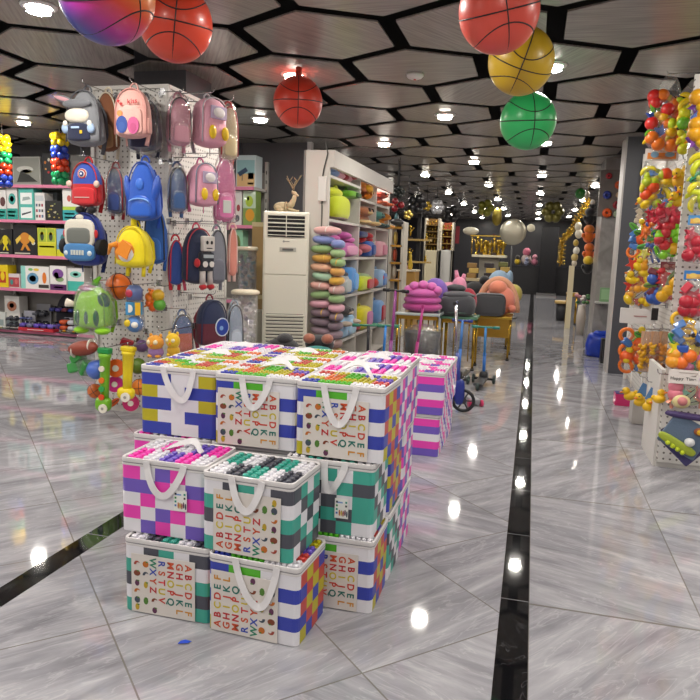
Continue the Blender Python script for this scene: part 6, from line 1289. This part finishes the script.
pt(t, 'disc', lambda b: b.ell((0, 0, zc), (rr_, .06, rr_), M('#a9a493', .3, metal=.6), seg=36, rings=22)); pt(t, 'stand_pole', lambda b: b.cyl((0, .08, 0), (0, .08, zc), .02, M('#444', .4), 10)); pt(t, 'stand_foot', lambda b: b.cyl((0, .05, 0), (0, .05, .03), .22, M('#444', .4), 20))
def trophy_mesh(kind):
    b = MB(); g = GDM
    if kind == 0: b.lathe([(0, 0), (.05, 0), (.05, .03), (.02, .04), (.016, .1), (.05, .14), (.065, .24), (.06, .25), (0, .2)], g, 14)
    elif kind == 1: b.box((0, 0, .02), (.09, .07, .04), M('#3a2a1c', .4)); b.ell((0, 0, .15), (.03, .025, .1), g); b.sph((0, 0, .27), .035, g, 10); b.tube([(-.03, 0, .18), (-.08, 0, .26)], .012, g, 6); b.tube([(.03, 0, .18), (.08, 0, .26)], .012, g, 6)
    else: b.lathe([(0, 0), (.045, 0), (.06, .06), (.03, .14), (.03, .2), (.045, .22), (0, .24)], g, 14)
    return b.mesh('gold_trophy')
TM = [trophy_mesh(i) for i in range(3)]
def cabinet(label, x0, x1, y0, ym, y1, Y, rows, n, back, glabel, gname, body):
    a = P(x0, y0, Y); c = P(x1, y0, Y); w = c.x-a.x; H = a.z; zm = P(x0, ym, Y).z; cx = (a.x+c.x)/2
    t = thing('trophy_cabinet', label, 'cabinet', (cx, Y+.2, 0), 0)
    pt(t, 'back_panel', lambda b: b.box((0, .18, H/2), (w, .03, H), M(back, .6))); pt(t, 'lower_cabinet', lambda b: b.box((0, 0, zm/2), (w, .38, zm), M(body, .5), bev=.01))
    for q in (-1, 1): pt(t, 'side_panel', lambda b: b.box((q*(w/2-.02), 0, H/2), (.04, .38, H), M('#c8c0ae', .5)))
    st = (H-zm)/rows
    for r_ in range(rows):
        z = zm+st*r_
        if r_: pt(t, 'shelf_board', lambda b: b.box((0, 0, z-.012), (w-.06, .36, .024), M('#8a6a2c', .5)))
        for i in range(n):
            o = link('gold_trophy', TM[(r_+i) % 3], None, None, (cx-w/2+w*(i+.7)/(n+.4), Y+.12, z+.001)); k = st*.6/.27; o.scale = (min(k, w/n/.2),)*2+(k,); tag(o, glabel % ('lowest', 'second', 'third', 'fourth', 'top')[r_ if r_ < rows-1 else 4], 'trophy', gname)
cabinet('tall cream cabinet with rows of gold trophies, left of the red strip', 425, 440, 218, 250, 285, 17.6, 5, 5, '#6a4a1e', 'small gold trophy on the %s shelf of the tall cream cabinet', 'gold trophies in the tall cream cabinet', '#ded2b0')
cabinet('narrow amber cabinet of trophies right of the tall cream cabinet', 441, 454, 222, 250, 285, 17.9, 4, 3, '#8a3a1c', 'small gold trophy on the %s shelf of the narrow amber cabinet', 'gold trophies in the amber cabinet', '#c8c6c0')
t, s = FF('red_banner', 'narrow dark red hanging strip right of the amber cabinet', 'banner', 457, 243, 17.5); pt(t, 'cloth', lambda b: b.box((0, 0, 8*s), (4*s, .02, 17*s), M('#7a1420', .6))); pt(t, 'hanger', lambda b: b.cyl((0, 0, 16*s), (0, 0, CEIL-t.location.z), .006, BKM, 6))
t, s = FF('wooden_shelf_unit', 'light wooden open shelf unit past the plush shelving', 'shelving', 396, 300, 12.2, z=0); H_ = P(396, 222, 12.2).z; w_ = 12*s
for q in (-1, 1): pt(t, 'side_post', lambda b: b.box((q*w_/2, 0, H_/2), (.05, .4, H_), M('#c9c2b4', .5)))
for i, yy in enumerate((228, 246, 263, 280)):
    z = P(396, yy, 12.2).z; pt(t, 'shelf_board', lambda b: b.box((0, 0, z), (w_, .4, .035), M('#c08a2e', .5)))
    o = MB(); [o.ell(((j-.5)*w_*.4, 0, .12), (w_*.17, .09, .12), M(('#3f6a70', '#c8b060', '#b8503a', '#d8d0c0')[(i+j) % 4], .5)) for j in range(1)]; o = o.build('shelf_ornament'); o.location = (t.location.x, 12.15, z+.02); tag(o, f"{('teal', 'straw yellow', 'brick red', 'cream')[i]} rounded ornament on the {('top', 'second', 'third', 'lowest')[i]} board of the light wooden unit", 'ornament')
t, s = FF('wooden_counter', 'honey-coloured wooden box counter behind the pink shell cushion', 'counter', 408, 290, 13.5, z=0); H_ = P(408, 271, 13.5).z; pt(t, 'counter_body', lambda b: b.box((0, 0, H_/2), (17*s, .5, H_), M('#a87f3e', .5), bev=.01)); pt(t, 'counter_top', lambda b: b.box((0, 0, H_+.015), (19*s, .54, .03), M('#d8ccb4', .4)))
for x, y1, hh, ww, col, lab in ((405, 271, 8, 6, '#d0a8a0', 'pink and cream ornament on the honey-coloured counter'), (410, 271, 16, 5, '#b89a2c', 'gold upright ornament on the honey-coloured counter')):
    u, s2 = FF('ornament', lab, 'ornament', x, y1, 13.5, z=H_+.031); pt(u, 'ornament_body', lambda b: b.lathe([(0, 0), (ww*.4*s2, 0), (ww*.5*s2, hh*.3*s2), (ww*.25*s2, hh*.7*s2), (ww*.3*s2, hh*.9*s2), (0, hh*s2)], M(col, .4), 14)); pt(u, 'ornament_tip', lambda b: b.sph((0, 0, hh*s2), ww*.22*s2, M(col, .4), 10))
t, s = FF('dark_post', 'slim black post with grey ledges between wooden unit and trophy cabinet', 'display stand', 416, 300, 15.5, z=0); pt(t, 'post', lambda b: b.box((0, 0, 1.4), (3.6*s, .1, 2.8), BKM))
for i, yy in enumerate((240, 262)):
    z = P(416, yy, 15.5).z; pt(t, 'ledge', lambda b: b.box((0, -.05, z), (25*s, .36, .04), M('#b89a5a', .5)))
    for q, (dx, hh) in enumerate(((-8, 12), (8, 7))):
        o = link('gold_statuette', TM[1 if q == 0 else 2], None, None, (t.location.x+dx*s, 15.42, z+.021)); o.scale = (hh*s/.28,)*3; tag(o, f"gold statuette {('left', 'right')[q]} of the slim black post, {('upper', 'lower')[i]} ledge", 'statuette')
# hanging things on the left of the far aisle
def hang(name, label, cat, x, y, Y, r_, col, n=1, squash=1, metal=0):
    c = P(x, y, Y); s = scale_at(x, y, Y); t = thing(name, label, cat, (c.x, Y, c.z)); m = M(col, .35, metal=metal)
    for i in range(n): pt(t, 'shade' if n == 1 else 'petal', lambda b: b.ell((r_*s*.7*math.cos(2*pi*i/n)*(n > 1), 0, r_*s*.7*math.sin(2*pi*i/n)*(n > 1)), (r_*s*(1 if n == 1 else .55), r_*s*.6, r_*s*squash*(1 if n == 1 else .55)), m, jit=.1))
    pt(t, 'hanging_wire', lambda b: b.cyl((0, 0, r_*s*.3), (0, 0, CEIL+.555-c.z), .006, BKM, 6)); return t
hang('hanging_ornament', 'dark red heart-like ornament pair hanging beyond the plush shelving', 'ornament', 397, 205, 11.6, 6, '#8a1420', 3)
hang('hanging_lamp', 'dark grey hanging shade below the dark red ornament', 'lamp', 397, 222, 11.8, 7, '#3a3838', 1, .5)
hang('hanging_ornament', 'black leafy ornament hanging before the far left shelves', 'ornament', 399, 192, 11.4, 5, '#1f2422', 5)
hang('hanging_ornament', 'black ball cluster ornament hanging above the slim black post', 'ornament', 417, 204, 15, 8, '#1e1e20', 5)
hang('hanging_ornament', 'gold and white wreath ornament left of the slim black post', 'ornament', 408, 215, 14, 4, '#b8a050', 5, 1, .6)
hang('hanging_ornament', 'small gold wreath ornament right of the black ball cluster', 'ornament', 427, 206, 16, 4, '#a88c34', 5, 1, .7)
hang('hanging_ornament', 'silver ring ornament hanging above the tall cream cabinet', 'ornament', 437, 207, 16.5, 6, '#c8c8cc', 6, 1, .6)
hang('hanging_ornament', 'black leafy cluster above the amber cabinet', 'ornament', 452, 214, 17, 7, '#201f20', 5)
hang('hanging_lamp', 'wide cream lampshade on dark stand left of the gold stand', 'lamp', 471, 231, 19, 8, '#c8c2ae', 1, .5)
hang('hanging_ornament', 'green and gold vine ornament above the gold stand', 'ornament', 486, 208, 19, 7, '#7a7a2a', 5, 1, .3)
hang('hanging_ornament', 'gold lantern ornament hanging right of the vine ornament', 'ornament', 497, 217, 19.5, 5, '#8a7a34', 1, 1.8, .5)
hang('hanging_ornament', 'pale round lantern hanging in the far aisle centre', 'ornament', 531, 228, 20, 4, '#c8c0a8', 1)
hang('hanging_ornament', 'gold and green tasselled ornament hanging left of the gold garland', 'ornament', 553, 212, 19, 9, '#6a6430', 6, 1, .4)
# gold stand
t, s = FF('gold_stand', 'white-topped stand crowded with gold trophies in the far aisle', 'display stand', 487, 300, 18.5, z=0); zs = P(487, 255, 18.5).z; w_ = 33*s
pt(t, 'stand_top', lambda b: b.box((0, 0, zs-.03), (w_, .7, .06), M('#d8d0b8', .4), bev=.006)); pt(t, 'stand_column', lambda b: b.box((0, 0, (zs-.06)/2), (.5, .4, zs-.06), M('#8a8478', .5)))
for i in range(14):
    k = .9+.5*((i*7) % 5)/5; o = link('gold_trophy', TM[i % 3], None, None, (t.location.x-w_/2+.1+(w_-.2)*(i % 7)/6, 18.5-.2+.3*(i//7), zs+.001)); o.scale = (k, k, k*1.25); tag(o, f"gold trophy in the {('front', 'rear')[i//7]} row on the white-topped stand", 'trophy', f"gold trophies in the {('front', 'rear')[i//7]} row of the white-topped stand")
t2 = thing('gold_riser', 'gold wire riser standing behind the trophies on the white-topped stand', 'riser', (t.location.x-.1, 18.78, zs+.001)); pt(t2, 'riser_shelf', lambda b: b.box((0, 0, .5), (.9, .1, .03), GDM)); 
for q in (-.4, .4): pt(t2, 'riser_leg', lambda b: b.cyl((q, 0, 0), (q, 0, .49), .015, GDM, 8))
for x, y0, y1, Y, col, lab in ((472, 262, 286, 16.4, '#8a6a3a', 'stack of brown gift boxes left of the gold stand column'), (489, 266, 286, 16.8, '#2a2224', 'dark gift box stack under the gold stand'), (503, 262, 285, 17.5, '#6a6a3a', 'mixed gold and dark ornament table right of the gold stand column')):
    t, s = FF('gift_boxes' if 'stack' in lab else 'ornament_table', lab, 'gift boxes' if 'stack' in lab else 'table', x, y1, Y, z=0); zt = P(x, y1-8, Y).z
    pt(t, 'low_table', lambda b: b.box((0, 0, zt-.03), (16*s, .5, .06), M('#b8a884', .5))); 
    for q in (-1, 1): pt(t, 'leg', lambda b: b.box((q*6.5*s, 0, (zt-.06)/2), (.05, .4, zt-.06), BKM))
    for i in range(3): pt(t, 'gift_box', lambda b: b.box(((i % 2-.5)*2*s, 0, zt+(2.5+5*i)*s), (9*s, .25, 4.8*s), M((col, '#b89a50', col)[i], .5), bev=.01))
for x, y0, y1, col, c2, lab in ((527, 232, 249, '#b8a8a4', '#c86a80', 'pale plush figure with pink bow standing on the far counter'), (518, 244, 254, '#c8a820', '#2a2620', 'yellow and black plush on the far counter'), (527, 248, 256, '#8a8fa8', '#8a8fa8', 'grey-blue cushion lying on the far counter'), (535, 245, 256, '#c87a90', '#d08a9a', 'pink plush on the far counter beside the grey-blue cushion')):
    t, s = FF('counter_plush', lab, 'plush toy', x, y1, 28.65 if 'cushion lying' in lab else 28.9, 'plush on the far counter', z=1.141); h = (y1-y0)*s; w = h*.55
    pt(t, 'body', lambda b: b.ell((0, 0, h*.34), (w*.55, .2, h*.33), FB(col))); pt(t, 'head', lambda b: b.ell((0, -.03, h*.78), (w*.42, .18, h*.24), FB(c2)))
